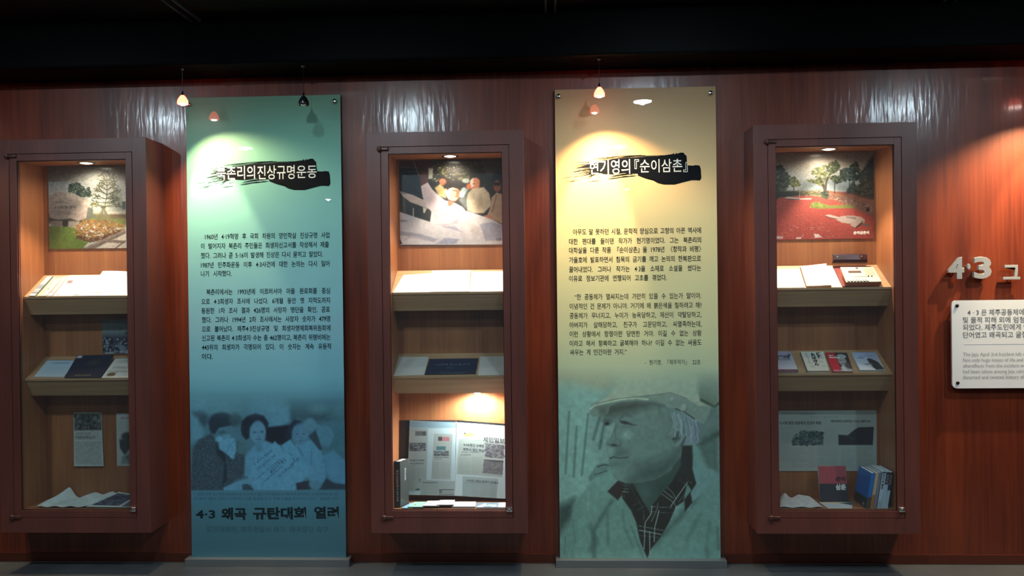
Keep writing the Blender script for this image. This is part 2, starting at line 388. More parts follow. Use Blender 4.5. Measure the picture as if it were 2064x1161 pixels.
LX, RX, PW, PB, PT = -1.8627, .068, .8179, .038, 2.4462
def panel_corners(X): y = -.029; return [(X, y, PB), (X+PW, y, PB), (X+PW, y, PT), (X, y, PT)]
def mpts(P): return P
DK, MD, LG, WH = (30, 46, 58), (55, 92, 106), (70, 116, 134), (80, 132, 156)
def lift_light(p):                                    # brightening painted into the print downward, making up for light falloff
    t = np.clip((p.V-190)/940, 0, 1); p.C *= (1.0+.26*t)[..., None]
def paint_left(p):
    V = p.V; C = np.zeros(V.shape+(3,))
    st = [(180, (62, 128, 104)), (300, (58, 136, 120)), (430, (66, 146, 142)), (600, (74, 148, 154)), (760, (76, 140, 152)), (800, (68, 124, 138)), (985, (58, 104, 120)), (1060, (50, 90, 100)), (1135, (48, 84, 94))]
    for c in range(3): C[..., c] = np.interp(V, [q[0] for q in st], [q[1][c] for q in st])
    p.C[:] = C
    fade = np.clip((V-785)/60, 0, 1)*np.clip((989-V)/1.5, 0, 1); keep = p.C.copy(); p.C[:] = (56, 94, 108)
    p.org = (380, 820, .15504)
    p.ell(130, -60, 170, 120, LG, .6); p.ell(420, 30, 200, 130, (66, 108, 122), .5); p.ell(1020, 40, 230, 180, (64, 108, 126), .5); p.ell(620, 100, 90, 170, (62, 102, 114), .4)
    p.poly([(60, 60), (190, 60), (260, 120), (240, 220), (190, 260), (90, 160)], (42, 66, 78), 30)
    p.poly([(20, 100), (120, 150), (210, 330), (180, 400), (30, 480)], LG, 30)
    p.poly([(1310, -100), (2060, -100), (2060, 180), (1900, 130), (1640, 220), (1420, 170), (1290, 240)], (42, 70, 80), 50)
    p.ell(1980, 60, 140, 110, (56, 96, 104), .5); p.ell(1700, 20, 120, 60, (62, 100, 108), .6)
    p.poly([(1050, 0), (1300, 0), (1320, 200), (1200, 250), (1040, 270)], (68, 114, 134), 30)
    p.poly([(1000, 270), (1300, 235), (1400, 330), (1300, 440), (1215, 495), (1080, 475), (1000, 440)], (24, 32, 42), 16)
    p.poly([(1740, 300), (2060, 280), (2060, 720), (1900, 620), (1760, 560)], (52, 92, 104), 24)
    # first figure: dark curly hair, patterned jacket, hands and cloth at the face
    p.poly([(50, 560), (130, 430), (290, 345), (400, 470), (480, 600), (560, 640), (640, 440), (730, 560), (760, 900), (600, 960), (450, 1100), (30, 1100)], (44, 62, 72), 14)
    p.ell(430, 190, 165, 120, DK, .16); p.ell(330, 250, 62, 105, DK, .2); p.ell(610, 170, 80, 90, (44, 70, 80), .35)
    p.poly([(355, 330), (400, 270), (560, 240), (600, 310), (590, 430), (470, 470), (370, 420)], (58, 96, 112), 12)
    p.ell(440, 330, 50, 22, (44, 76, 90), .5); p.ell(400, 420, 52, 40, WH, .3); p.ell(500, 385, 50, 28, LG, .3)
    p.poly([(395, 470), (450, 420), (600, 400), (625, 570), (585, 690), (480, 600), (400, 545)], (74, 124, 148), 10)
    p.line([(480, 600), (560, 480), (600, 430)], 7, (54, 92, 110), 8); p.poly([(350, 480), (400, 560), (480, 620), (500, 960), (450, 1000), (470, 720), (380, 620)], (26, 38, 48), 16)
    for k in range(8): p.line([(150+k*28, 500+k*14), (230+k*22, 900)], 6, (58, 78, 86), 12, .35)
    p.grain(.35, 1.1, 1.1, 5, p.mask([(60, 560), (140, 430), (290, 345), (480, 640), (560, 640), (700, 560), (760, 900), (450, 1100), (30, 1100)]))
    # second figure
    p.poly([(725, 900), (735, 640), (800, 560), (880, 480), (1000, 445), (1200, 520), (1400, 1080), (860, 1080), (770, 900)], (70, 118, 142), 16)
    p.poly([(620, 470), (760, 450), (730, 620), (640, 600)], (56, 90, 98), 20)
    p.poly([(680, 300), (690, 190), (760, 120), (870, 85), (980, 115), (1040, 210), (1030, 300), (960, 300), (800, 260), (790, 400), (750, 430), (700, 370)], (27, 38, 50), 14)
    p.ell(903, 330, 103, 150, (70, 112, 134), .12); p.ell(915, 520, 46, 60, (60, 102, 124), .5); p.ell(860, 330, 24, 11, (46, 76, 96), .6); p.ell(955, 325, 24, 11, (46, 76, 96), .6)
    p.line([(905, 340), (915, 400)], 9, (56, 94, 114), 14); p.line([(880, 425), (940, 422)], 9, (42, 72, 94), 9)
    # third figure
    p.poly([(1390, 450), (1600, 430), (1720, 560), (1790, 830), (1780, 1010), (1610, 980), (1500, 880), (1380, 560)], (68, 116, 140), 16)
    p.poly([(1260, 420), (1300, 250), (1380, 165), (1470, 190), (1450, 280), (1370, 330), (1330, 420)], (28, 42, 56), 16)
    p.ell(1452, 355, 108, 140, (64, 104, 126), .15); p.ell(1410, 355, 20, 9, (46, 78, 98), .6); p.ell(1500, 352, 20, 9, (46, 78, 98), .6); p.line([(1430, 440), (1480, 438)], 8, (46, 76, 98), 9)
    p.line([(1600, 540), (1590, 760)], 10, (54, 96, 120), 20); p.line([(1420, 520), (1490, 640)], 12, (50, 90, 112), 16)
    p.ell(1580, 235, 84, 92, (66, 108, 124), .2); p.poly([(1650, 230), (1830, 255), (1895, 360), (1830, 520), (1720, 500)], (62, 106, 124), 12)
    p.poly([(1560, 380), (1650, 300), (1740, 560), (1700, 560)], (36, 56, 66), 12); p.poly([(1740, 640), (1880, 560), (2060, 720), (2060, 1020), (1850, 1010)], (64, 112, 136), 18)
    # newspapers in their hands
    p.poly([(1210, 500), (1320, 425), (1500, 700), (1560, 860), (1400, 980)], (70, 122, 146), 8)
    p.poly([(845, 730), (1125, 445), (1230, 560), (1500, 840), (1560, 880), (1370, 1085), (860, 1085), (780, 960)], (72, 122, 146), 8)
    rr = random.Random(8)
    for r_, (x, y, n, s_) in enumerate([(870, 740, 9, 1.5), (910, 810, 9, 1.5), (1060, 850, 3, 2.6), (1150, 770, 4, 2.6), (890, 930, 14, 1.0), (1180, 900, 8, 1.6), (1320, 760, 5, 1.6), (960, 990, 12, 1.0), (1310, 600, 4, 1.4)]):
        for i in range(n):
            a, b = x+i*25*(.7+s_*.2), y-i*21*(.7+s_*.2)
            if r_ == 8: a, b = x+i*26, y+i*32
            for q in range(3):
                dx, dy = rr.uniform(-9, 9)*s_, rr.uniform(-9, 9)*s_
                p.line([(a+dx-5*s_, b+dy-5*s_), (a+dx+5*s_, b+dy+5*s_)], 3.6*s_**.5, (30, 60, 84), 5, .9)
    p.poly([(455, 1050), (600, 985), (880, 900), (860, 960), (700, 1100), (455, 1100)], (70, 116, 138), 8); p.poly([(700, 1010), (770, 1000), (860, 1085), (700, 1085)], (40, 62, 74), 8)
    p.poly([(1395, 990), (1560, 960), (1600, 1070), (1410, 1080)], (36, 44, 54), 10); p.poly([(1790, 930), (1900, 990), (2060, 1010), (2060, 1075), (1690, 1075)], (36, 52, 64), 14)
    p.ell(1650, 1010, 80, 60, (62, 106, 124), .3)
    p.grain(.045, 6, 6, 9); p.grain(.03, 1.3, 1.3, 3)
    f = fade[..., None]; p.C[:] = keep*(1-f)+p.C*f
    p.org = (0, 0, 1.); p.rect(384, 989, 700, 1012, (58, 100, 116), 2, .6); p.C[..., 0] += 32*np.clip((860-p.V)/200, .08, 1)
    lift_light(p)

def paint_right(p):
    V = p.V; C = np.zeros(V.shape+(3,))
    st = [(170, (150, 118, 80)), (300, (186, 150, 104)), (430, (196, 168, 122)), (560, (188, 172, 128)), (680, (172, 170, 130)), (745, (154, 162, 132)), (800, (122, 148, 134)), (1135, (92, 128, 120))]
    for c in range(3): C[..., c] = np.interp(V, [q[0] for q in st], [q[1][c] for q in st])
    p.C[:] = C; keep = C.copy(); fade = np.clip((V-738)/70, 0, 1)
    p.C[:] = (98, 136, 130)
    B = (1100, 740, .3626); Fc = (1180, 790, .14646); S_ = (1120, 930, .17653)
    p.org = B
    # blurred background: light shapes, slats, dark foliage at the edges
    p.poly([(60, 60), (160, 85), (320, 130), (390, 80), (360, 0), (60, 0)], (118, 128, 108), 30)
    p.poly([(60, 95), (150, 95), (330, 150), (250, 240), (240, 420), (330, 640), (230, 760), (60, 760)], (104, 148, 140), 26)
    for x0, y0, x1, y1, w_ in [(130, 250, 110, 590, 9), (172, 330, 155, 610, 9), (236, 260, 200, 600, 10), (300, 280, 265, 400, 16), (330, 300, 300, 450, 20)]:
        p.line([(x0, y0), (x1, y1)], w_, (60, 92, 92), 12, .8)
    p.poly([(60, 780), (160, 730), (150, 830), (80, 930), (60, 930)], (46, 74, 70), 26)
    p.poly([(390, 0), (820, 0), (860, 60), (850, 200), (400, 100)], (126, 146, 128), 30)
    p.poly([(850, 40), (960, 20), (960, 200), (930, 222), (880, 205), (845, 170)], (84, 108, 98), 16); p.line([(860, 180), (940, 222), (962, 200)], 12, (48, 64, 58), 10)
    p.poly([(840, 200), (962, 230), (962, 590), (900, 570), (850, 460), (820, 330)], (66, 96, 92), 20); p.line([(850, 420), (962, 370)], 30, (50, 76, 72), 26); p.poly([(850, 290), (960, 240), (960, 330), (860, 400)], (82, 112, 108), 30)
    # jacket
    p.poly([(78, 1085), (80, 960), (135, 880), (160, 760), (230, 670), (330, 585), (380, 640), (470, 760), (520, 900), (562, 1085)], (86, 128, 120), 7)
    p.poly([(562, 1085), (640, 930), (770, 740), (820, 640), (815, 430), (850, 460), (890, 570), (970, 600), (970, 1085)], (84, 126, 120), 7)
    p.org = S_
    for pts, w_, c, a in [([(640, 450), (520, 640), (430, 800), (440, 1100)], 46, (56, 88, 84), .8), ([(400, 740), (470, 940), (400, 1000)], 60, (56, 88, 84), .6), ([(190, 660), (220, 900), (180, 1100)], 22, (70, 108, 104), .5),
                          ([(760, 560), (790, 760), (880, 980)], 30, (64, 100, 94), .6), ([(860, 740), (940, 940), (1000, 1100)], 20, (60, 92, 88), .6), ([(110, 860), (100, 1060)], 10, (60, 92, 88), .7),
                          ([(1640, 380), (1420, 640), (1180, 880), (1130, 940)], 62, (58, 90, 86), .75), ([(1640, 620), (1500, 900)], 50, (66, 104, 98), .7), ([(1760, 700), (1720, 980), (1740, 1130)], 44, (62, 96, 90), .6), ([(1850, 760), (1860, 1000)], 30, (58, 90, 86), .6),
                          ([(380, 330), (370, 560)], 16, (104, 148, 140), .5), ([(470, 360), (440, 640)], 18, (96, 140, 132), .5), ([(590, 560), (600, 960)], 34, (66, 100, 94), .7), ([(1260, 980), (1700, 900)], 120, (94, 140, 130), .3)]:
        p.line(pts, w_, c, w_*.9, a)
    p.poly([(370, 280), (460, 190), (620, 60), (700, 230), (600, 340), (520, 330), (440, 250)], (92, 136, 128), 14)
    p.poly([(1560, -40), (1680, 0), (1720, 80), (1870, 130), (1870, 250), (1720, 340), (1560, 460), (1540, 560), (1480, 570), (1500, 330), (1600, 240)], (88, 128, 126), 14)
    # neck and shirt
    p.poly([(700, 200), (1440, -40), (1440, 90), (1200, 400), (1075, 600), (900, 420)], (42, 68, 64), 14); p.ell(1010, 360, 110, 150, (54, 84, 80), .7)
    SH = (30, 42, 42)
    p.poly([(590, 345), (710, 220), (780, 250), (760, 380), (710, 445)], (42, 44, 46), 8)
    p.poly([(760, 230), (880, 240), (930, 340), (1060, 560), (1080, 600), (1100, 500), (1210, 370), (1330, 220), (1440, 40), (1430, -60), (1550, -60), (1560, 90), (1605, 250), (1540, 360), (1560, 470), (1475, 575), (1470, 450), (1370, 520), (1300, 690), (1200, 860), (1090, 1000), (1045, 1110), (960, 900), (920, 700), (860, 560), (760, 420)], SH, 8)
    p.poly([(1500, 250), (1550, 330), (1480, 420), (1460, 450)], (78, 116, 110), 6)
    PL = (128, 156, 150)
    for pts, w_, a in [([(1100, 510), (1090, 600), (1020, 700), (1010, 1000)], 9, .8), ([(1165, 480), (1160, 540), (1090, 690)], 6, .7), ([(1180, 560), (1130, 760), (1125, 920)], 9, .8), ([(1072, 800), (1075, 1050)], 9, .8),
                       ([(945, 735), (1240, 790)], 6, .7), ([(955, 785), (1205, 835)], 9, .8), ([(960, 845), (1180, 870)], 5, .5), ([(1090, 515), (1330, 530)], 5, .6), ([(1090, 575), (1340, 590)], 4, .5),
                       ([(1210, 370), (1350, 470), (1380, 530)], 7, .7), ([(1240, 340), (1340, 420)], 7, .7), ([(1275, 300), (1340, 360), (1370, 420)], 7, .6), ([(1310, 520), (1350, 460), (1510, 230)], 9, .8), ([(1400, 470), (1500, 340)], 6, .5),
                       ([(1395, 155), (1470, 260)], 5, .5), ([(1415, 115), (1510, 230), (1560, 250)], 6, .6), ([(1440, 90), (1560, 200)], 4, .4), ([(770, 270), (820, 275)], 5, .5), ([(770, 310), (825, 315)], 6, .6), ([(765, 345), (830, 350)], 8, .7),
                       ([(800, 240), (780, 420)], 4, .4), ([(880, 500), (980, 460)], 4, .4), ([(930, 560), (1010, 510)], 4, .5), ([(1000, 560), (1010, 690)], 5, .5), ([(860, 300), (1000, 540)], 4, .3)]:
        p.line(pts, w_, PL, 5, a)
    # head
    p.org = Fc
    FACE = [(265, 340), (250, 400), (262, 480), (255, 560), (268, 650), (285, 760), (300, 860), (325, 960), (330, 1040), (360, 1120), (420, 1200), (560, 1260), (760, 1250), (980, 1200), (1180, 1080), (1290, 900), (1330, 740), (1400, 560), (1300, 220), (900, 110), (400, 150)]
    p.poly([(1100, 160), (1260, 220), (1500, 370), (1590, 520), (1580, 680), (1470, 745), (1330, 740), (1200, 600)], (96, 122, 128), 26)
    p.poly(FACE, (84, 116, 111), 8)
    p.poly([(980, 260), (1180, 240), (1330, 360), (1360, 560), (1240, 760), (1100, 640), (1000, 420)], (80, 108, 102), 60)
    p.poly([(700, 1000), (1000, 960), (1260, 820), (1320, 760), (1280, 960), (1130, 1140), (960, 1230), (600, 1260)], (50, 76, 72), 110, .95)
    p.ell(700, 860, 240, 250, (82, 112, 110), .9, .4); p.ell(860, 420, 260, 170, (86, 114, 108), .8, .6)
    p.poly([(120, 190), (330, 150), (560, 120), (700, 105), (960, 140), (1080, 180), (880, 210), (620, 290), (420, 330), (300, 350), (250, 350), (200, 330)], (56, 74, 70), 60, .85)
    p.ell(300, 400, 60, 30, (58, 82, 80), .7); p.ell(296, 440, 36, 24, (30, 40, 44), .4); p.ell(330, 500, 40, 40, (112, 148, 144), .7, .7)
    p.poly([(470, 395), (560, 400), (680, 460), (600, 450), (530, 440), (490, 430)], (42, 54, 56), 12); p.line([(560, 410), (640, 445), (720, 460)], 8, (50, 66, 66), 9, .8)
    p.line([(470, 380), (540, 300), (640, 340)], 22, (56, 76, 74), 34, .6); p.line([(500, 470), (570, 490), (650, 465)], 10, (62, 86, 84), 18, .6)
    p.line([(385, 440), (360, 540), (330, 620)], 26, (116, 152, 146), 26, .7); p.ell(570, 590, 62, 50, (112, 148, 142), .8, .8); p.ell(290, 620, 40, 110, (106, 146, 140), .6, .6)
    p.line([(430, 440), (400, 560), (420, 640), (480, 690), (470, 750)], 22, (62, 88, 84), 30, .6)
    p.ell(400, 690, 90, 66, (78, 110, 106), .5, .8); p.ell(385, 735, 46, 20, (34, 46, 48), .5); p.line([(300, 700), (330, 740), (420, 750), (490, 730)], 8, (48, 68, 66), 14, .7)
    p.ell(350, 810, 60, 60, (106, 144, 138), .6, .8); p.poly([(400, 770), (600, 780), (600, 870), (400, 880)], (64, 90, 86), 40, .7)
    p.line([(340, 915), (380, 895), (470, 912), (585, 900)], 13, (34, 48, 50), 10); p.line([(400, 935), (560, 925)], 30, (78, 108, 104), 26, .6); p.ell(430, 1010, 90, 40, (66, 94, 92), .7, .6); p.ell(400, 1080, 80, 60, (90, 126, 120), .8, .5)
    # ear and side hair
    p.ell(1270, 610, 92, 140, (88, 118, 114), .25, 1, .3); p.poly([(1230, 520), (1310, 560), (1300, 640), (1230, 700), (1200, 660), (1240, 600)], (54, 76, 74), 26); p.ell(1212, 645, 16, 14, (40, 56, 56), .5)
    p.line([(1240, 510), (1330, 540), (1330, 640), (1260, 740)], 14, (104, 136, 130), 16, .7)
    rr = random.Random(5)
    for k in range(46):
        x = rr.uniform(1150, 1560); y = 230+(x-1150)*.42+rr.uniform(0, 60); c = rr.choice([(118, 142, 152), (92, 118, 122), (130, 154, 160), (66, 88, 92)])
        p.line([(x, y), (x+rr.uniform(10, 60), y+rr.uniform(90, 170)), (x+rr.uniform(-10, 50), min(740, y+rr.uniform(190, 330)))], rr.uniform(6, 15), c, 10, .6)
    for k in range(14):
        x = rr.uniform(980, 1180); p.line([(x, 190+rr.uniform(0, 80)), (x+rr.uniform(-20, 30), rr.uniform(380, 560))], 7, rr.choice([(62, 88, 84), (100, 130, 124)]), 9, .4)
    p.poly([(1330, 740), (1470, 735), (1480, 900), (1470, 1060), (1500, 1240), (1250, 1240), (1310, 1000)], (36, 48, 48), 12)
    p.line([(1380, 620), (1320, 740)], 20, (50, 66, 66), 16)
    # flat cap
    CAP = [(80, 260), (110, 200), (170, 145), (300, 60), (420, -80), (600, -180), (900, -220), (1250, -190), (1500, -60), (1560, 60), (1580, 140), (1720, 200), (1700, 300), (1620, 430), (1500, 375), (1280, 240), (1100, 180), (900, 120), (700, 85), (500, 100), (300, 150), (150, 190), (90, 260)]
    p.poly(CAP, (124, 146, 130), 12)
    p.poly([(640, 72), (900, 40), (1170, 10), (1400, 100), (1560, 190), (1720, 200), (1700, 320), (1620, 430), (1480, 370), (1280, 240), (1100, 180), (900, 115)], (96, 122, 114), 12)
    p.line([(150, 165), (420, 95), (700, 70), (1000, 35), (1170, 8), (1400, 95)], 8, (58, 72, 64), 8, .9); p.line([(600, 90), (740, 85), (960, 130), (1100, 180)], 10, (62, 82, 76), 8, .8)
    p.line([(1240, 230), (1370, 280), (1500, 372)], 15, (36, 50, 50), 8); p.ell(1350, 220, 54, 54, (112, 138, 130), .2, .8); p.line([(1395, 190), (1390, 250), (1340, 270)], 7, (56, 78, 74), 6); p.ell(1190, 90, 24, 24, (116, 140, 132), .3)
    p.poly([(60, 240), (110, 190), (260, 140), (480, 96), (700, 78), (880, 102), (1040, 155), (860, 130), (640, 122), (420, 150), (330, 200), (310, 300), (200, 340), (90, 338), (58, 300)], (86, 114, 108), 8)
    p.line([(70, 235), (120, 190), (300, 145), (500, 104), (700, 86), (860, 104)], 22, (138, 164, 148), 16, .9)
    p.poly([(160, 210), (320, 190), (300, 300), (210, 320)], (64, 84, 80), 40, .7)
    # far hand at his left
    p.poly([(150, 1010), (270, 970), (330, 1010), (320, 1080), (240, 1140), (120, 1190), (60, 1240), (40, 1180)], (80, 116, 112), 14); p.line([(170, 1030), (250, 1000), (320, 1010)], 16, (50, 72, 70), 14); p.line([(120, 1140), (220, 1110), (290, 1085)], 14, (50, 74, 72), 12)
    p.org = (0, 0, 1.); p.grain(.05, 7, 7, 4); p.grain(.03, 1.4, 1.4, 6)
    p.C[..., 0] += 10; p.C[..., 2] -= 3
    f = fade[..., None]; p.C[:] = keep*(1-f)+p.C*f
    lift_light(p)

def wall_panel(name, label, X, paint, texts, base_label):
    t = thing(name, label, 'panel', (X+PW/2, -.03, 0))
    bx('backing_board', mat('panel_edge', (.05, .06, .06), .5), t, X, X+PW, -.0288, -.012, PB, PT)
    P4 = panel_corners(X)
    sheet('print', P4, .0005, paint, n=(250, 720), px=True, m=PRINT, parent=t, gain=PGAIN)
    title_brush('brush_stroke', X, P4, t)
    for nm, lines, m_ in texts:
        out = []
        for ln in lines:
            s, u0, v0, u1, v1, size, bold = ln[:7]
            a, b = at(u0, v0, -.0296), (at(u1, v1, -.0296) if u1 else None)
            zc = (a[2]+b[2])/2 if b is not None else a[2]
            out.append((s, a[0]-X, (b[0]-X) if b is not None else None, PT-zc, size, bold)+tuple(ln[7:]))
        for grp in ([out] if nm == 'body_text' else [[q] for q in out]): write(nm, P4, grp, m_, t, lift=.0012 if nm == 'title_lettering' else .0008)
    bx('acrylic_sheet', ACRYL, t, X-.020, X+PW+.026, -.037, -.032, PB, PT+.006)
    for sx in (X+.019, X+PW-.028):
        bm = bmesh.new(); lathe(bm, [(.003, .013), (.003, .038), (.0115, .038), (.0115, .044), (.009, .046), (.0, .046)], (sx, 0, PT-.036), 18, (0, -1, 0)); obj('screw_cap', bm, CHROME, t, True)
    b = bx('base_channel', STEEL, t, X-.022, X+PW+.024, -.066, -.007, 0, PB, bev=.0015)
    return t
PGAIN = 1.55
S0, S1_ = .0335, 1.0
LT = [("1960년 4·19혁명 후 국회 차원의 양민학살 진상규명 사업", 413, 477, 664, 474.5), ("이 벌어지자 북촌리 주민들은 희생자신고서를 작성해서 제출", 405, 496, 663, 493.5), ("했다. 그러나 곧 5·16이 발생해 진상은 다시 묻히고 말았다.", 405, 515, 651, 513),
      ("1987년 민주화운동 이후 4·3사건에 대한 논의는 다시 일어", 405, 534, 664, 532), ("나기 시작했다.", 405, 552, 467, 551.5),
      ("북촌리에서는 1993년에 이르러서야 마을 원로회를 중심", 416, 588.5, 665, 586.5), ("으로 4·3희생자 조사에 나섰다. 6개월 동안 옛 지적도까지", 406, 607.5, 665, 606), ("동원한 1차 조사 결과 426명의 사망자 명단을 확인, 공표", 406, 626, 665, 624.5),
      ("했다. 그러나 1994년 2차 조사에서는 사망자 숫자가 479명", 407, 644.5, 665.5, 643), ("으로 불어났다. 제주4·3진상규명 및 희생자명예회복위원회에", 407, 663, 666, 661.5), ("신고된 북촌리 4·3희생자 수는 총 462명이고, 북촌리 위령비에는", 407, 681.5, 666, 680),
      ("443위의 희생자가 각명되어 있다. 이 숫자는 계속 유동적", 407, 700, 667, 698.5), ("이다.", 407, 719, 429, 719)]
RT = [("아무도 말 못하던 시절, 문학적 양심으로 고향의 아픈 역사에", 1155, 468, 1413, 464.5), ("대한 펜대를 들이댄 작가가 현기영이었다. 그는 북촌리의", 1147, 487, 1413, 484), ("대학살을 다룬 작품 『순이삼촌』을 1978년 〈창작과 비평〉", 1147, 505, 1413, 502), ("가을호에 발표하면서 침묵의 금기를 깨고 논의의 한복판으로", 1147, 524, 1413, 521.5),
      ("끌어내었다. 그러나 작가는 4·3을 소재로 소설을 썼다는", 1147, 543, 1413, 541), ("이유로 정보기관에 연행되어 고초를 겪었다.", 1147, 561.5, 1344, 560),
      ("“한 공동체가 멸싸지는데 가만히 있을 수 있는가 말이야.", 1158, 598, 1413, 597), ("이념적인 건 문제가 아니야. 거기에 왜 붉은색을 칠하려고 해?", 1148, 617, 1414, 616), ("공동체가 무너지고, 누이가 능욕당하고, 재산이 약탈당하고,", 1148, 636, 1414, 635), ("아버지가 살해당하고, 친구가 고문당하고, 씨멸족하는데,", 1148, 654.5, 1414, 654),
      ("이런 상황에서 항쟁이란 당연한 거야. 이길 수 없는 상황", 1148, 673, 1414, 672.5), ("이라고 해서 항복하고 굴복해야 하나? 이길 수 없는 싸움도", 1148, 692, 1414, 691), ("싸우는 게 인간이란 거지.”", 1149, 710.5, 1263, 709.5)]
BODY = [ln+(S0, .016, .76) for ln in LT]; BODYR = [ln+(S0, .016 if i < 6 else .010, .76) for i, ln in enumerate(RT)]
wall_panel('exhibition_panel', 'tall teal text panel with a printed photo of mourning women at its foot', LX, paint_left, [
    ('title_lettering', [("북촌리의", 437, 349, 514, 348, .078, .004), ("진상규명", 519, 348, 594, 347.5, .080, .004), ("운동", 598, 347, 638.5, 346, .074, .004)], INKW),
    ('body_text', BODY[:5], INK), ('body_text', BODY[5:], INK),
    ('headline_text', [("4·3", 394.5, 1036.5, 434, 1036, .058, .03), ("왜곡", 446, 1036, 497, 1036, .066, .045), ("규탄대회", 510, 1035.5, 617, 1034.5, .066, .045), ("열려", 633, 1034, 683, 1033.5, .066, .04)], INKT),
    ('caption_text', [("24일 오후 3시 제주시민회관 앞 도로에서 열린 제주경찰의 4·3왜곡에 항의하는 도민대회에 참가한", 398, 997.5, 682, 994.5, .017, 0), ("한 할머니들이 집회가 진행되는 도중 울분을 참지 못해 눈물을 터뜨리고 있다.   김영훈 기자", 392, 1006.5, 682, 1004, .017, 0),
                      ("도민대책위, 제주경찰사 폐기· 왜곡중단 촉구", 416, 1068, 662, 1066.5, .036, .004)], INKG)], '')
wall_panel('exhibition_panel', 'tall tan text panel with a printed portrait of a man in a flat cap', RX, paint_right, [
    ('title_lettering', [("현기영의", 1188, 337.5, 1270, 336, .082, .006), ("『순이삼촌』", 1279, 335, 1386, 334, .074, .004)], INKW),
    ('body_text', BODYR[:6], INK), ('body_text', BODYR[6:], INK), ('credit_text', [("- 현기영, 『제주작가』 22호", 1300, 731, 1412, 729.5, .029, .002, .76)], INK)], '')

# ================================================================== display cases
IX0, IX1, IZ0, IZ1 = .108, .676, .328, 2.112           # clear inside of a case, measured from its own left edge
def shelf_profile(zf, zb): return [(-.14, zf), (.0295, zb), (.0295, zf-.085), (-.092, zf-.091), (-.138, zf-.008)]
def build_case():
    t = thing('display_case', '', 'display case', (0, 0, 0), 'tall wooden display cases on the wall')
    W, Z0, Z1, F = .7834, .2135, 2.214, -.1816
    bm = bmesh.new(); O0, O1, P0, P1 = .069, .7115, .2885, 2.1435
    box(bm, 0, O0, F, -.158, Z0, Z1, bev=.0015); box(bm, O1, W, F, -.158, Z0, Z1, bev=.0015); box(bm, O0-.001, O1+.001, F, -.158, Z0, P0, bev=.0005); box(bm, O0-.001, O1+.001, F, -.158, P1, Z1, bev=.0005)
    box(bm, .001, .099, -.158, -.0005, Z0+.001, Z1-.001); box(bm, .685, W-.001, -.158, -.0005, Z0+.001, Z1-.001); box(bm, .099, .685, -.158, -.0005, Z0+.001, .318); box(bm, .099, .685, -.158, -.0005, 2.122, Z1-.001)
    obj('outer_frame', bm, CASEW, t)
    bm = bmesh.new()
    box(bm, .1, IX0, -.157, .03, .319, 2.121); box(bm, IX1, .684, -.157, .03, .319, 2.121); box(bm, IX0, IX1, -.157, .03, .319, IZ0); box(bm, IX0, IX1, -.157, .03, IZ1, 2.121); box(bm, .1, .684, .03, .038, .319, 2.121)
    obj('lining', bm, LINEW, t)
    d = None
    bm = bmesh.new(); a0, a1, b0, b1 = .0715, .709, .291, 2.141
    box(bm, a0, IX0, F+.0006, -.1605, b0, b1, bev=.001); box(bm, IX1, a1, F+.0006, -.1605, b0, b1, bev=.001); box(bm, IX0, IX1, F+.0006, -.1605, b0, IZ0-.002, bev=.001); box(bm, IX0, IX1, F+.0006, -.1605, 2.107, b1, bev=.001)
    d = obj('door', bm, CASEW, t)
    bx('glass_pane', GLASS, d, IX0-.0, IX1+.0, -.172, -.168, IZ0-.002, 2.107)
    bm = bmesh.new()
    for q in ((IX0, IX0+.0025, IZ0-.002, 2.107), (IX1-.0025, IX1, IZ0-.002, 2.107), (IX0, IX1, IZ0-.002, IZ0+.001), (IX0, IX1, 2.1035, 2.107)): box(bm, q[0], q[1], -.1755, -.1722, q[2], q[3])
    obj('gasket', bm, GASK, d)
    for z in (2.131, .293):
        bm = bmesh.new(); box(bm, .052, .112, F-.010, F, z-.008, z+.008, bev=.004); lathe(bm, [(.0, .0), (.0085, .001), (.0105, .006), (.0105, .022), (.007, .026), (0, .026)], (.066, F-.008, z+.013), 14, (0, 0, -1))
        obj('hinge', bm, HINGEM, t, True)
    bm = bmesh.new(); box(bm, .679, .708, F-.010, F+.0005, .322, .344, bev=.003); k = obj('lock', bm, CHROME, t, True)
    bm = bmesh.new(); lathe(bm, [(.008, 0), (.008, .006), (.006, .008), (0, .008)], (.6935, F-.010, .333), 16, (0, -1, 0)); obj('lock_barrel', bm, CHROME, k, True)
    bm = bmesh.new(); box(bm, .6928, .6942, F-.0186, F-.0178, .328, .338); obj('keyhole', bm, GASK, k)
    for zf, zb in ((1.412, 1.528), (.990, 1.092)):
        bm = bmesh.new(); prism_x(bm, shelf_profile(zf, zb), IX0, IX1); sh = obj('shelf', bm, SHELFW, t)
        bm = bmesh.new(); box(bm, IX0+.001, IX1-.001, -.1425, -.1402, zf-.007, zf+.003); obj('shelf_lip', bm, SHELFW, sh)
    bm = bmesh.new(); lathe(bm, [(.030, 0), (.042, 0), (.044, .002), (.040, .006), (.031, .006), (.030, .0)], (.405, -.068, IZ1), 28, caps=False); dl = obj('downlight', bm, CHROME, t, True)
    bm = bmesh.new(); lathe(bm, [(.0, .001), (.031, .001), (.031, .003), (.022, .005), (0, .006)], (.405, -.068, IZ1), 24); obj('lamp_lens', bm, LENS, dl, True)
    return t
LENS = mat('warm_lamp_lens', (1, 1, 1), .5, emit=(1.0, .86, .68), es=16)
LENSC = mat('cool_lamp_lens', (1, 1, 1), .5, emit=(.92, .97, 1.0), es=60)
case0 = build_case()
CL = ['display case left of the teal panel, with a boulder monument photo in its top', 'middle display case between the two panels, lit at both top and bottom', 'display case right of the tan panel, holding a tape recorder and four flat books']
cases = [case0]
def copy_tree(o, parent=None):
    c = o.copy(); COL.objects.link(c); c.parent = parent
    for ch in [q for q in kids.get(o, [])]: copy_tree(ch, c)
    return c
kids = {}
for o in bpy.data.objects:
    if o.parent: kids.setdefault(o.parent, []).append(o)
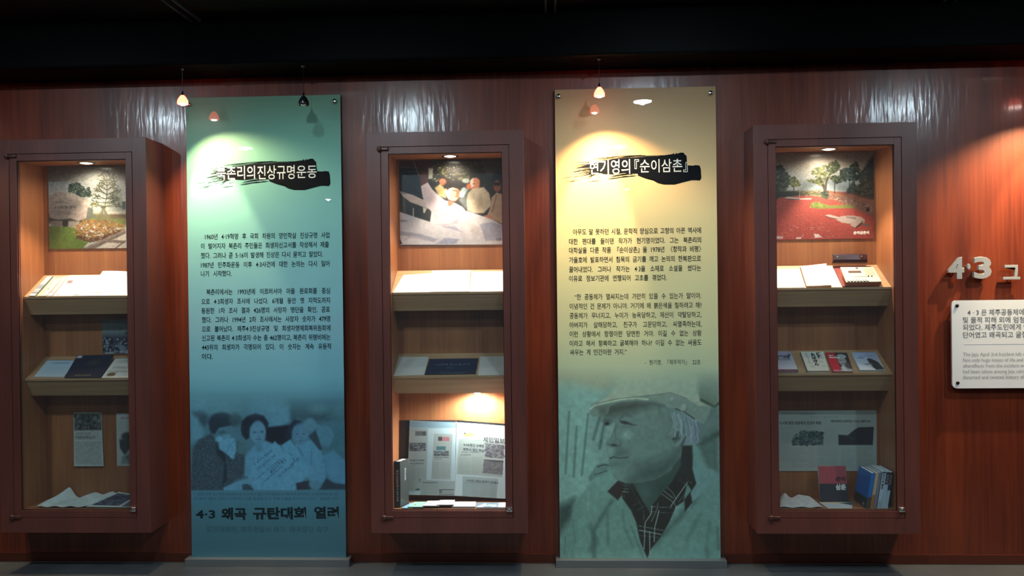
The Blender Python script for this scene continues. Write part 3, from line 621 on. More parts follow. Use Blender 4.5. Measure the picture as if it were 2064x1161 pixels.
for i in (1, 2): cases.append(copy_tree(case0))
for i, c in enumerate(cases):
    c.location.x = CASEX[i]; c['label'] = CL[i]
# the lamp inside each case top: a real narrow beam and its spill
for i, c in enumerate(cases):
    for nm, pw, an, bl, ty in (('case_beam', LV['case'], 88, .5, -.22), ('case_spill', LV['case']*.16, 165, .8, -.07)):
        l = bpy.data.lights.new(nm, 'SPOT'); l.energy = pw; l.spot_size = math.radians(an); l.spot_blend = bl; l.color = CASEC; l.shadow_soft_size = .018
        o = bpy.data.objects.new(nm, l); COL.objects.link(o); o.parent = c; o.location = (.405, -.066, IZ1-.012)
        d = Vector((.405, ty, 1.2))-Vector(o.location); o.rotation_mode = 'QUATERNION'; o.rotation_quaternion = d.to_track_quat('-Z', 'Y')
# extra cool lamp under the lower shelf of the middle case
c = cases[1]; bm = bmesh.new(); lathe(bm, [(.0, 0), (.030, 0), (.030, .007), (.022, .009), (0, .009)], (.530, -.045, .9035), 24)
ul = obj('under_shelf_lamp', bm, LENSC, None, True); ul.parent = c
l = bpy.data.lights.new('under_shelf_beam', 'SPOT'); l.energy = LV['case_low']; l.spot_size = math.radians(172); l.spot_blend = .6; l.color = (.96, .99, .96); l.shadow_soft_size = .02
o = bpy.data.objects.new('under_shelf_beam', l); COL.objects.link(o); o.parent = c; o.location = (.530, -.045, .888)

# ------------------------------------------------------------------ frames of reference inside the cases
def S(i, n, a, t, lift=0.):
    zf, zb = ((1.412, 1.528), (.990, 1.092))[n]; L_ = math.hypot(.1695, zb-zf); cy, sz = .1695/L_, (zb-zf)/L_
    return np.array([CASEX[i]+a, -.14+cy*t-sz*lift, zf+sz*t+cy*lift])
def Sq(i, n, pts, lift=.0008): return [S(i, n, a, t, lift) for a, t in pts]
def Fq(i, pts, z=.3288): return [np.array([CASEX[i]+a, y, z]) for a, y in pts]
def Bq(i, a0, a1, z0, z1, y=.0278): return [np.array([CASEX[i]+a, y, z]) for a, z in ((a0, z0), (a1, z0), (a1, z1), (a0, z1))]
def R4(a0, a1, t0, t1, sh=0.): return [(a0, t0), (a1, t0), (a1+sh, t1), (a0+sh, t1)]
def at3(P4, s, t): BL, BR, TR, TL = P4; return BL*(1-s)*(1-t)+BR*s*(1-t)+TR*s*t+TL*(1-s)*t
def moved(P4, d):
    n = np.cross(P4[1]-P4[0], P4[3]-P4[0]); n /= np.linalg.norm(n); return [p+n*d for p in P4]
def flat_book(name, label, P4, th, paint, base, edge=(225, 215, 190), n=(60, 80), group=None, m=PHOTO, back=None):
    c = sum(P4)/4; t = thing(name, label, 'book', tuple(c), group)
    q = [at3(P4, s, v) for s, v in ((.012, .012), (.985, .012), (.985, .988), (.012, .988))]
    sheet('back_cover', P4, .0007, None, base, parent=t, edge=base, m=m)
    sheet('page_block', moved(q, .0008), th-.0018, None, edge, parent=t, edge=edge)
    fc = sheet('front_cover', moved(P4, th-.0009), .0008, paint, base, n, parent=t, edge=base, m=m)
    s4 = [P4[0], P4[3]]; nn = moved(P4, th)
    ins = (P4[1]-P4[0]); ins = ins/np.linalg.norm(ins)*.0012
    sp = [P4[3]-ins*.0+0*ins, P4[0]+0*ins, nn[0], nn[3]]
    sheet('spine', sp, .0010, None, back or base, parent=t, edge=back or base, m=m)
    return t, moved(P4, th)

# ------------------------------------------------------------------ photographs at the top of each case
def paint_monument(p):
    p.C[:] = (150, 152, 148); p.org = (60, 320, .1723)
    sky = np.clip((p.V-335)/70, 0, 1)[..., None]; p.C[:] = np.array((138, 142, 140))*(1-sky)+np.array((176, 180, 178))*sky
    p.rect(600, 470, 1300, 640, (150, 156, 140), 12); p.rect(700, 470, 1300, 500, (186, 190, 184), 6)
    p.poly([(985, 330), (1065, 325), (1080, 400), (1105, 610), (920, 615), (950, 480)], (138, 142, 138), 8); p.rect(1085, 500, 1120, 590, (70, 84, 84), 6)
    DG = [(44, 58, 52), (60, 76, 66), (30, 42, 40), (84, 94, 74)]
    p.blobs([(450, 330), (490, 290), (560, 285), (640, 330), (660, 400), (720, 410), (720, 440), (600, 450), (540, 410), (460, 390)], 170, 15, DG, 2, .85)
    p.blobs([(650, 360), (690, 330), (720, 400), (700, 450), (640, 440)], 34, 13, DG, 3, .8)
    p.rect(200, 640, 1130, 760, (96, 92, 62), 16); p.rect(900, 620, 1130, 650, (170, 166, 158), 6)
    # carved boulder
    p.poly([(220, 440), (300, 395), (420, 385), (520, 420), (640, 470), (720, 540), (735, 600), (700, 690), (560, 725), (480, 700), (330, 715), (250, 700), (215, 600)], (150, 138, 132), 8)
    p.poly([(420, 395), (520, 425), (640, 475), (710, 540), (640, 530), (520, 470), (440, 450)], (176, 166, 156), 20); p.poly([(680, 570), (740, 580), (745, 640), (780, 690), (660, 715)], (84, 88, 80), 8)
    p.poly([(215, 690), (330, 715), (480, 700), (560, 730), (640, 720), (640, 740), (440, 735), (220, 730)], (52, 50, 46), 8); p.poly([(230, 600), (330, 560), (640, 640), (620, 700), (300, 690)], (134, 122, 116), 40, .6)
    rr = random.Random(2)
    for i, x in enumerate((300, 322, 345, 380, 412, 470, 505, 530)): p.poly([(x-9, 566), (x+9, 562), (x+9, 590), (x-9, 592)], (70, 64, 62), 4, .0)
    p.line([(300, 640), (550, 648)], 5, (96, 88, 84), 4, .6); p.line([(292, 612), (372, 614)], 6, (80, 74, 72), 4, .6)
    p.poly([(255, 725), (400, 725), (380, 800), (250, 790)], (128, 118, 108), 8); p.poly([(450, 730), (580, 730), (600, 790), (450, 800)], (138, 130, 120), 8); p.rect(385, 725, 450, 800, (46, 44, 36), 8)
    p.poly([(225, 790), (520, 800), (700, 960), (620, 1060), (225, 1060)], (96, 116, 52), 8)
    p.poly([(700, 700), (1120, 680), (1120, 800), (900, 800)], (104, 112, 60), 16); p.rect(940, 650, 1130, 700, (92, 80, 58), 14)
    p.blobs([(540, 780), (640, 720), (860, 710), (1000, 740), (1120, 770), (1110, 830), (900, 920), (720, 975), (600, 940), (520, 870)], 620, 15, [(126, 100, 52), (148, 110, 60), (100, 76, 46), (134, 84, 54), (160, 124, 76)], 5, .7)
    p.blobs([(520, 890), (740, 930), (1000, 860), (1100, 820), (900, 930), (720, 980), (560, 940)], 200, 12, [(86, 58, 44), (100, 66, 50), (70, 50, 36)], 6, .6)
    p.poly([(600, 1060), (860, 940), (1120, 830), (1120, 880), (880, 990), (760, 1060)], (132, 118, 108), 5); p.poly([(690, 1050), (870, 965), (1120, 850), (1120, 870), (860, 990), (740, 1050)], (96, 84, 80), 8, .7)
    p.poly([(760, 1060), (1120, 880), (1120, 1060)], (200, 190, 180), 5); p.line([(900, 960), (1100, 975)], 34, (120, 106, 98), 8); p.line([(990, 1060), (1120, 960)], 14, (104, 92, 84), 6)
    # young pine with stakes
    p.line([(885, 100), (905, 240), (905, 420), (880, 560)], 11, (74, 74, 58), 5)
    for y, wd in [(190, 50), (240, 60), (300, 70), (350, 90), (400, 110), (450, 130), (500, 150), (540, 130)]:
        for sd in (-1, 1):
            for q in range(3):
                x0 = 905-(y > 420)*12; e = (x0+sd*wd*rr.uniform(.6, 1.15), y-rr.uniform(5, 60)+q*12); p.line([(x0, y+20), e], 7, (62, 62, 44), 5, .9)
                p.blobs([(e[0]-40, e[1]-22), (e[0]+40, e[1]-22), (e[0]+40, e[1]+22), (e[0]-40, e[1]+22)], 9, 9, [(70, 74, 46), (46, 52, 36), (98, 96, 60)], rr.randint(0, 999), .92)
    p.blobs([(862, 95), (925, 95), (940, 200), (850, 200)], 46, 10, DG, 7, .85); p.blobs([(930, 190), (990, 190), (970, 250), (935, 240)], 20, 10, DG, 8, .8)
    for x in (790, 825, 850, 900, 935, 955): p.line([(862, 560), (x, 735)], 11, (92, 88, 74), 5)
    p.rect(830, 560, 890, 580, (60, 58, 50), 5); p.grain(.10, 1.2, 1.2, 3); p.grain(.08, 4, 4, 8)
PIC = dict(m=PHOTO, px=True, edge=(225, 225, 220))
o = sheet('photo_print', Bq(0, .139, .668, 1.668, 2.109), .0012, paint_monument, n=(290, 250), gain=.55, curl=lambda s, t: -.006*np.clip(1-np.abs(t-.5)*2, 0, 1)*(s < .1)*0-.0*s, **PIC)
tag(o, 'colour photo of a carved boulder and a young pine, pinned in the left case', 'photograph')
bpo = o
def T(P4, lines, m, par, nm='lettering', lift=.0016): return write(nm, P4, lines, m, par, lift)
P4 = Bq(0, .139, .668, 1.668, 2.109)
def pxw(P4, s, u0, v0, u1, v1, size, bold):                       # lettering on an upright sheet, placed where it is read
    Y = P4[3][1]; a, b = at(u0, v0, Y), at(u1, v1, Y); return (s, a[0]-P4[3][0], b[0]-P4[3][0], P4[3][2]-(a[2]+b[2])/2, size, bold)
T(P4, [pxw(P4, '4·3위령성지', 110, 418, 154, 418, .018, .02), pxw(P4, '북촌리', 112, 408, 130, 408, .011, .01)], mat('carved_brown_lettering', (.05, .04, .035), .7), o)

def paint_ritual(p):
    p.C[:] = (46, 42, 44); p.org = (795, 315, .15935); rr = random.Random(1)
    p.rect(30, 40, 480, 150, (84, 44, 48), 30); p.rect(1100, 40, 1400, 240, (88, 82, 80), 40); p.rect(60, 150, 340, 560, (30, 38, 52), 30)
    p.blobs([(480, 60), (1120, 60), (1120, 300), (480, 300)], 170, 26, [(60, 66, 44), (88, 92, 60), (40, 44, 34), (110, 104, 72)], 4, .6)
    p.blobs([(480, 90), (760, 90), (760, 350), (480, 350)], 26, 11, [(196, 190, 160), (170, 172, 140)], 5, .8)
    p.line([(40, 140), (460, 150)], 6, (140, 120, 118), 5); p.line([(180, 190), (300, 195)], 6, (130, 120, 120), 5); p.line([(240, 60), (310, 240)], 7, (190, 180, 175), 6)
    p.poly([(430, 150), (490, 150), (480, 280), (430, 290)], (190, 190, 180), 8)
    p.poly([(60, 470), (200, 560), (480, 680), (450, 830), (180, 740), (60, 700)], (50, 52, 54), 10); p.line([(240, 660), (240, 760)], 16, (170, 175, 170), 8); p.poly([(360, 640), (410, 660), (385, 720), (365, 715)], (200, 190, 180), 6); p.line([(125, 520), (130, 700)], 18, (90, 84, 80), 8)
    p.poly([(60, 440), (240, 490), (340, 540), (500, 560), (520, 700), (200, 580), (110, 510)], (206, 190, 186), 6); p.poly([(60, 440), (150, 470), (130, 490)], (150, 140, 136), 6)
    # bystanders
    p.ell(615, 310, 48, 60, (190, 120, 90), .2); p.poly([(510, 400), (580, 350), (650, 420), (650, 530), (560, 500)], (206, 186, 130), 10)
    p.poly([(820, 560), (840, 420), (900, 390), (950, 430), (960, 560), (900, 670)], (96, 104, 106), 14); p.poly([(830, 420), (880, 390), (930, 420), (870, 520), (810, 510)], (176, 196, 196), 8)
    p.ell(940, 385, 32, 40, (190, 110, 80), .3); p.ell(905, 310, 50, 30, (170, 180, 176), .3)
    p.ell(1060, 260, 105, 110, (44, 40, 36), .15); p.ell(1018, 340, 66, 92, (200, 130, 96), .12); p.poly([(955, 290), (1000, 260), (1000, 390), (975, 400)], (226, 206, 190), 10); p.line([(990, 350), (1010, 345)], 8, (90, 60, 50), 5); p.line([(985, 395), (1010, 398)], 8, (150, 60, 50), 5)
    p.poly([(950, 320), (955, 240), (1010, 190), (1090, 200), (1130, 280), (1110, 380), (1080, 390), (1085, 300), (1040, 270), (990, 275), (962, 300)], (38, 34, 30), 8); p.poly([(565, 300), (575, 255), (630, 240), (668, 280), (664, 330), (640, 290), (600, 280)], (48, 36, 30), 6)
    p.poly([(930, 470), (980, 410), (1130, 390), (1200, 470), (1230, 620), (1130, 720), (1000, 720), (920, 680), (915, 560)], (206, 190, 166), 10); p.poly([(1090, 470), (1130, 640), (1050, 720), (1000, 650)], (176, 156, 134), 24, .7)
    p.ell(1310, 300, 70, 96, (36, 30, 32), .2); p.ell(1300, 370, 50, 80, (150, 88, 66), .2); p.poly([(1250, 330), (1340, 330), (1340, 372), (1255, 372)], (40, 26, 26), 6)
    p.poly([(1244, 330), (1250, 260), (1310, 215), (1370, 230), (1375, 400), (1352, 330), (1300, 295)], (30, 25, 26), 8)
    p.poly([(1230, 520), (1290, 460), (1370, 480), (1370, 860), (1240, 800), (1160, 780), (1210, 650)], (186, 158, 136), 8); p.line([(1290, 500), (1240, 700)], 12, (130, 104, 90), 14); p.ell(1180, 770, 60, 26, (190, 130, 104), .3)
    # long table of white cloth
    p.poly([(60, 700), (450, 830), (920, 690), (1240, 800), (1370, 870), (1370, 1120), (60, 1120)], (206, 202, 210), 6)
    p.poly([(1080, 860), (1240, 830), (1370, 880), (1370, 1060), (1150, 1070)], (160, 160, 180), 10); p.poly([(70, 950), (320, 980), (560, 1050), (500, 1080), (260, 1020), (70, 1000)], (160, 160, 176), 10)
    p.poly([(640, 1030), (830, 1050), (760, 1110), (520, 1110)], (160, 160, 182), 10); p.ell(110, 818, 55, 16, (150, 146, 160), .4); p.poly([(760, 880), (860, 960), (600, 890)], (170, 168, 188), 8)
    p.line([(130, 1060), (200, 1020), (500, 1080)], 8, (166, 160, 170), 10); p.poly([(60, 1020), (100, 1110), (60, 1110)], (40, 34, 36), 5)
    # dancer in white, one arm raised
    p.poly([(310, 210), (400, 180), (430, 330), (380, 390), (335, 370)], (96, 60, 54), 8); p.poly([(300, 120), (400, 100), (420, 200), (310, 210)], (70, 48, 48), 16)
    p.poly([(335, 380), (420, 330), (480, 420), (570, 500), (640, 560), (760, 590), (860, 640), (960, 760), (1060, 870), (1110, 970), (1060, 1040), (930, 1055), (900, 980), (820, 870), (640, 880), (520, 860), (450, 830), (470, 700), (430, 640), (360, 520)], (214, 206, 212), 7)
    p.poly([(350, 400), (420, 350), (520, 500), (600, 620), (560, 800), (500, 780), (440, 640), (370, 520)], (196, 178, 188), 16, .8); p.line([(640, 560), (600, 740)], 8, (150, 140, 152), 8); p.line([(760, 600), (680, 700), (620, 760)], 9, (160, 148, 158), 10); p.line([(770, 600), (900, 700)], 9, (170, 158, 160), 8)
    p.poly([(520, 860), (640, 885), (800, 860), (840, 760), (700, 850)], (180, 174, 190), 10, .7); p.poly([(980, 840), (1090, 900), (1100, 1000), (1000, 1045), (960, 950)], (196, 188, 190), 14, .8)
    p.ell(735, 390, 100, 60, (44, 34, 30), .3, .9, .3); p.ell(735, 460, 84, 108, (216, 160, 130), .12, 1, -.2); p.poly([(650, 420), (720, 350), (760, 400), (700, 480), (690, 540), (655, 490)], (240, 226, 216), 10); p.ell(800, 480, 22, 46, (170, 96, 70), .5); p.poly([(650, 400), (690, 345), (760, 330), (830, 370), (845, 430), (800, 410), (740, 395), (690, 410), (665, 450)], (46, 36, 30), 8); p.line([(735, 430), (790, 440)], 9, (60, 36, 30), 6); p.line([(760, 510), (800, 505)], 8, (120, 50, 44), 6)
    p.poly([(680, 560), (760, 590), (700, 640), (670, 610)], (180, 96, 76), 8); p.ell(655, 440, 18, 30, (230, 200, 186), .3)
    p.grain(.05, 1.2, 1.2, 11); p.grain(.04, 5, 5, 12)
P4 = Bq(1, .124, .669, 1.659, 2.106)
o = sheet('photo_print', P4, .0012, paint_ritual, n=(300, 250), gain=.55, **PIC)
tag(o, 'colour photo of a person in white raising one arm, in the middle case', 'photograph')
T(P4, [pxw(P4, '신춘', 1000, 482.5, 1011, 482.5, .017, .02)], mat('dark_caption', (.06, .05, .06), .7), o)

def paint_garden(p):
    p.C[:] = (150, 66, 58); p.org = (1560, 300, .15933); rr = random.Random(6)
    sky = np.clip((p.V-305)/60, 0, 1)[..., None]; y0 = p.V < 386
    base = np.array((150, 136, 124))*(1-sky)+np.array((160, 166, 166))*sky; p.C[:] = np.where(y0[..., None], base, p.C)
    p.rect(340, 400, 1100, 540, (132, 142, 146), 30)
    p.rect(0, 540, 700, 600, (70, 74, 56), 20); p.blobs([(300, 520), (620, 510), (640, 600), (400, 600)], 60, 14, [(126, 118, 100), (92, 84, 68), (120, 116, 64)], 3, .8)
    p.poly([(0, 530), (300, 540), (330, 590), (60, 620), (0, 680)], (38, 42, 38), 16)
    p.poly([(640, 520), (760, 540), (1280, 630), (1280, 860), (1180, 840), (900, 700), (680, 600)], (118, 84, 72), 8); p.blobs([(660, 560), (760, 560), (1250, 720), (1250, 840), (900, 700), (680, 620)], 200, 13, [(146, 122, 108), (96, 72, 62), (120, 92, 80)], 8, .8)
    for k in range(5): p.line([(720, 536+k*9), (1280, 622+k*20)], 5, (146, 84, 52), 5, .8)
    for k in range(24): x = 740+k*23; p.line([(x, 545+(x-740)*.16), (x, 575+(x-740)*.25)], 4, (110, 62, 40), 4, .7)
    p.poly([(560, 610), (1280, 860), (1280, 1140), (0, 1140), (0, 660), (300, 590)], (150, 66, 58), 12); p.grain(.10, 2.2, 1.2, 6)
    DG = [(36, 46, 40), (52, 62, 50), (26, 34, 32), (70, 80, 58)]; GG = [(104, 110, 62), (78, 88, 52), (130, 130, 80), (60, 70, 48)]
    for x in (60, 120, 250, 770, 960, 1100): p.line([(x, 380), (x+rr.uniform(-12, 12), 560)], 11, (50, 46, 42), 6)
    p.blobs([(0, 230), (90, 215), (150, 290), (210, 370), (200, 440), (130, 520), (0, 540)], 210, 22, DG, 1, .85); p.blobs([(190, 400), (250, 350), (330, 420), (330, 470), (230, 480)], 90, 15, GG, 2, .85)
    p.line([(660, 620), (640, 500), (580, 380)], 40, (60, 54, 46), 12); p.line([(650, 560), (660, 420), (740, 250)], 22, (64, 58, 48), 10); p.line([(610, 450), (500, 430), (420, 400)], 12, (76, 70, 52), 8)
    p.blobs([(480, 270), (560, 230), (640, 200), (700, 250), (720, 330), (660, 400), (620, 450), (520, 440), (540, 380), (470, 300)], 150, 16, GG, 9, .8); p.blobs([(410, 390), (540, 390), (600, 470), (520, 440), (440, 410)], 50, 14, GG, 10, .8)
    p.blobs([(700, 190), (780, 150), (830, 210), (800, 290), (730, 320), (660, 250)], 110, 18, [(64, 76, 54), (48, 58, 44), (84, 92, 62)], 11, .85); p.blobs([(700, 350), (840, 340), (850, 420), (760, 440)], 70, 17, GG+DG, 12, .8)
    p.blobs([(830, 280), (960, 230), (1040, 170), (1060, 240), (1130, 320), (1100, 370), (1000, 400), (900, 420), (840, 380)], 210, 21, DG, 13, .88)
    p.poly([(1200, 150), (1290, 60), (1290, 640), (1120, 610), (1000, 560), (920, 560), (960, 480), (1090, 470), (1120, 300)], (30, 32, 32), 26); p.blobs([(1090, 300), (1280, 150), (1280, 600), (900, 560), (980, 460)], 240, 22, DG, 14, .7)
    p.blobs([(590, 540), (680, 540), (700, 630), (600, 620)], 50, 16, DG, 15, .8)
    p.poly([(455, 740), (470, 690), (530, 670), (640, 700), (700, 715), (960, 705), (1040, 750), (700, 755), (560, 760)], (110, 114, 60), 8); p.blobs([(460, 740), (480, 690), (560, 675), (640, 710), (640, 745)], 90, 13, [(124, 132, 70), (92, 100, 48), (108, 118, 58)], 16, .8)
    p.poly([(125, 620), (180, 605), (360, 625), (480, 625), (470, 640), (280, 645)], (176, 168, 164), 5); p.line([(180, 640), (320, 636)], 10, (60, 50, 48), 5); p.line([(325, 540), (322, 610)], 9, (150, 140, 132), 5)
    ST = (170, 152, 146)
    p.poly([(770, 890), (850, 850), (1000, 845), (1100, 860), (1150, 900), (1140, 940), (980, 950), (860, 935)], ST, 5); p.poly([(645, 842), (690, 828), (820, 862), (800, 886), (740, 880)], (176, 160, 152), 4); p.line([(650, 858), (800, 888)], 8, (84, 56, 52), 4)
    p.poly([(910, 850), (940, 840), (1045, 868), (1030, 884)], (150, 132, 128), 4); p.line([(915, 862), (1035, 886)], 7, (70, 50, 48), 4)
    p.poly([(960, 965), (1090, 875), (1130, 895), (1040, 985), (1020, 1000)], (164, 146, 140), 4); p.poly([(965, 975), (1025, 1000), (1130, 905), (1110, 960), (1040, 1005)], (70, 48, 48), 5); p.poly([(1120, 935), (1215, 955), (1210, 985), (1130, 975)], (104, 84, 82), 5)
    p.poly([(1165, 740), (1205, 740), (1205, 800), (1165, 790)], (40, 26, 26), 6)
    for k in range(40): x, y = rr.uniform(20, 760), rr.uniform(940, 1130); p.ell(x, y, rr.uniform(4, 22), rr.uniform(2, 5), (180, 160, 156), .4, .5)
    p.poly([(500, 1075), (560, 1078), (610, 1120), (520, 1125)], (196, 184, 182), 5); p.poly([(280, 1120), (350, 1115), (340, 1140), (280, 1140)], (190, 176, 174), 5); p.poly([(20, 1100), (120, 1110), (100, 1140), (20, 1140)], (176, 156, 156), 6)
    p.grain(.08, 1.2, 1.2, 21)
P4 = Bq(2, .120, .666, 1.663, 2.109)
o = sheet('photo_print', P4, .0012, paint_garden, n=(300, 250), gain=.66, **PIC)
tag(o, 'colour photo of a red earth memorial garden with dark pines, in the right case', 'photograph')
T(P4, [pxw(P4, '순이삼촌비', 1720, 469.5, 1751.5, 468.5, .018, .03)], INKW, o)

# ------------------------------------------------------------------ left case, upper shelf
WP = (248, 248, 244)
def pnews_strip(p):
    p.C[:] = (150, 156, 158); p.rect(0, 0, 100, 40, (170, 176, 176), 2); p.rect(0, 44, 100, 66, (128, 136, 142), 2); p.rect(0, 66, 100, 69, (190, 196, 196), 1.5); p.rect(0, 88, 100, 100, (204, 206, 200), 2); p.rect(0, 85, 100, 88, (60, 60, 64), 1); p.rect(86, 0, 100, 100, (60, 66, 74), 3)
tag(sheet('booklet', Sq(0, 0, [(.134, .008), (.170, .008), (.168, .188), (.135, .188)]), .004, pnews_strip, n=(12, 60), edge=(90, 96, 100)), 'thin grey booklet with a blue-grey band, leftmost on the left case upper shelf', 'booklet')
def pcream(p):
    p.C[:] = (236, 222, 186); p.rect(0, 0, 40, 100, (214, 186, 150), 3); p.rect(20, 4, 90, 8, (110, 84, 60), 2); p.rect(56, 34, 60, 90, (150, 110, 70), 2, .8); p.rect(50, 60, 60, 68, (80, 60, 50), 2); p.rect(88, 10, 94, 60, (190, 160, 110), 2, .6)
tag(sheet('booklet', Sq(0, 0, [(.177, .008), (.226, .008), (.226, .185), (.173, .186)]), .003, pcream, n=(20, 60), edge=(214, 190, 150)), 'cream booklet with thin dark lettering beside the grey booklet', 'booklet')
def pgrey(p): p.C[:] = (166, 166, 172); p.poly([(0, 100), (0, 84), (60, 82), (100, 100)], (236, 236, 232), 2); p.line([(0, 84), (60, 82), (100, 98)], 3, (90, 90, 100), 2); p.grain(.05, 8, 8, 1)
tag(sheet('folder', Sq(0, 0, [(.230, .010), (.256, .010), (.245, .192), (.228, .188)]), .002, pgrey, n=(20, 50)), 'narrow grey folder between the cream booklet and the white newspaper', 'folder')
def pwhite(p):
    p.C[:] = WP; p.rect(3, 24, 12, 40, (120, 100, 96), 2); p.textlines(3, 46, 30, 90, 9, (170, 170, 172), .5, 3); p.rect(2, 93, 9, 97, (110, 110, 116), 1.5); p.rect(26, 94, 34, 98, (70, 70, 70), 1.5, .9); p.textlines(40, 8, 96, 70, 12, (180, 180, 180), .4, 4)
    p.line([(52, 82), (56, 92), (60, 80)], 1.6, (210, 160, 70), 1); p.line([(50, 84), (58, 84)], 1.4, (200, 110, 60), 1); p.line([(66, 80), (70, 80), (66, 90), (71, 90)], 1.3, (60, 60, 64), 1)
tag(sheet('newspaper_clipping', Sq(0, 0, [(.262, .008), (.660, .006), (.660, .192), (.250, .198)]), .0012, pwhite, n=(90, 60)), 'white newspaper spread under the lamp on the left case upper shelf', 'newspaper')
tag(sheet('paper_sheet', [S(0, 0, .425, .150, .003), S(0, 0, .650, .150, .003), S(0, 0, .650, .196, .020), S(0, 0, .442, .196, .028)], .0008, lambda p: p.textlines(8, 10, 95, 90, 6, (190, 190, 190), .5, 6), base=WP, n=(40, 14), curl=lambda s, t: .004*np.sin(s*5)*t), 'white paper sheet curling up at the back of the left case upper shelf', 'paper')
# left case, lower shelf
def pblue(p):
    t = np.clip(p.V/100, 0, 1)[..., None]; p.C[:] = np.array((150, 178, 190))*(1-t)+np.array((176, 184, 190))*t
    p.textlines(24, 12, 92, 22, 1, (70, 100, 120), .8, 2); p.line([(0, 0), (100, 0)], 3, (110, 120, 126), 2); p.textlines(20, 40, 92, 80, 7, (120, 150, 166), .35, 5)
tag(sheet('letter_sheet', Sq(0, 1, [(.148, .017), (.307, .014), (.300, .157), (.141, .158)]), .003, pblue, n=(60, 50), gain=1.0), 'pale blue printed letter lying at the left of the left case lower shelf', 'letter')
NAVY = (22, 30, 48)
P4 = [S(0, 1, .316, .006, .001), S(0, 1, .509, .006, .001), S(0, 1, .509, .165, .028), S(0, 1, .310, .165, .026)]
def pnavy(p): p.C[:] = NAVY; p.ell(56, 34, 17, 13, (58, 60, 56), .4, .7); p.ell(56, 34, 9, 8, (40, 46, 52), .3, .8); p.rect(2, 2, 16, 13, (176, 176, 176), 2); p.grain(.12, 2, 2, 5)
fb = sheet('folder', P4, .005, pnavy, n=(70, 60), edge=NAVY, m=PHOTO); tag(fb, 'navy certificate folder with a gold emblem, propped on the left case lower shelf', 'folder')
T(P4, [('북촌리대동회', .050, .135, .148, .013, .015)], GOLD, fb, lift=.0055)
P4 = [S(0, 1, .513, .002, .002), S(0, 1, .668, .002, .002), S(0, 1, .668, .160, .010), S(0, 1, .516, .160, .010)]
def pcert(p):
    p.C[:] = (206, 200, 188); p.rect(0, 0, 100, 3, (100, 110, 100), 2); p.ell(50, 16, 30, 8, (140, 146, 134), .8, .6); p.ell(64, 22, 4, 4, (60, 60, 60), .4); p.textlines(14, 44, 96, 56, 2, (90, 90, 84), .7, 2); p.textlines(10, 62, 90, 76, 2, (100, 96, 90), .7, 4)
    p.ell(26, 84, 15, 10, (128, 96, 62), .12); p.ell(26, 84, 9, 6, (108, 78, 48), .3); p.rect(0, 93, 100, 100, (232, 206, 180), 2)
tag(sheet('certificate', P4, .004, pcert, n=(50, 50)), 'cream certificate with a round gold seal beside the navy folder', 'certificate')
def pcrowd(p):
    p.C[:] = (118, 134, 136); p.rect(0, 46, 100, 100, (60, 60, 76), 10); rr = random.Random(3)
    for k in range(230): p.ell(rr.uniform(0, 100), 52+rr.random()**.8*46, rr.uniform(1.2, 3.6), rr.uniform(1.6, 4.2), rr.choice([(30, 30, 46), (120, 122, 140), (60, 62, 84), (160, 166, 172), (40, 40, 56)]), .3, .8)
    for x in (14, 30, 45): p.line([(x, 50), (x+rr.uniform(-3, 3), 20)], 1.2, (90, 100, 104), 1)
    p.ell(66, 40, 10, 4, (60, 64, 76), .5); p.ell(50, 84, 8, 9, (120, 132, 150), .3); p.blobs([(0, 92), (100, 92), (100, 100), (0, 100)], 16, 5, [(170, 176, 180)], 5, .8)
tag(sheet('photo_print', Bq(0, .423, .640, 1.104, 1.288), .0012, pcrowd, n=(120, 100), m=PHOTO), 'small dark photo of a crowd pinned above the lower shelf of the left case', 'photograph')
# left case, bottom compartment
def pclipA(p):
    p.C[:] = (176, 182, 176); p.rect(3, 3, 97, 33, (58, 60, 58), 1.5); rr = random.Random(4)
    for k in range(90): p.ell(rr.uniform(4, 96), rr.uniform(5, 31), rr.uniform(1, 6), rr.uniform(1, 4), rr.choice([(90, 94, 90), (40, 42, 40), (120, 124, 118)]), .5, .7)
    p.textlines(10, 37, 60, 42, 1, (96, 96, 92), .7, 1); p.textlines(6, 43, 84, 50, 1, (80, 76, 72), .8, 2); p.line([(4, 52), (96, 52)], .8, (196, 200, 192), 1); p.textlines(6, 54, 94, 96, 14, (120, 128, 124), .55, 7); p.grain(.05, 5, 5, 1)
tag(sheet('newspaper_clipping', [np.array([CASEX[0]+a, y, z]) for a, y, z in ((.262, .020, .504), (.424, .020, .504), (.412, .0275, .792), (.259, .0275, .792))], .001, pclipA, n=(90, 120)), 'narrow newspaper clipping with a dark picture on top, lower left case', 'newspaper')
def pclipB(p):
    p.C[:] = (176, 182, 176); p.textlines(18, 6, 90, 12, 1, (120, 84, 80), .7, 1); p.textlines(6, 14, 94, 36, 6, (130, 136, 132), .4, 2); p.ell(40, 44, 22, 8, (60, 58, 58), .3); p.poly([(10, 50), (60, 46), (92, 52), (90, 70), (50, 66), (30, 80), (12, 66)], (56, 60, 60), 3); p.poly([(20, 84), (60, 70), (96, 76), (90, 96), (16, 96)], (110, 124, 120), 4); p.blobs([(20, 80), (90, 76), (90, 94), (20, 94)], 30, 4, [(90, 100, 98), (140, 150, 146)], 3, .7)
tag(sheet('newspaper_clipping', Bq(0, .493, .640, .504, .785), .001, pclipB, n=(80, 110)), 'newspaper clipping with a dark figure picture beside the door lock side, lower left case', 'newspaper')
def crumple(seed, amp):
    rr = random.Random(seed); q = [(rr.uniform(3, 9), rr.uniform(2, 7), rr.uniform(0, 6), rr.uniform(.3, 1)) for _ in range(5)]
    return lambda s, t: amp*np.abs(sum(c*np.sin(a*s+b*t+d) for a, b, d, c in q))/2.2*np.clip(t*1.6, .05, 1)
P4 = Fq(0, [(.165, -.150), (.422, -.150), (.512, .020), (.215, .020)], .331)
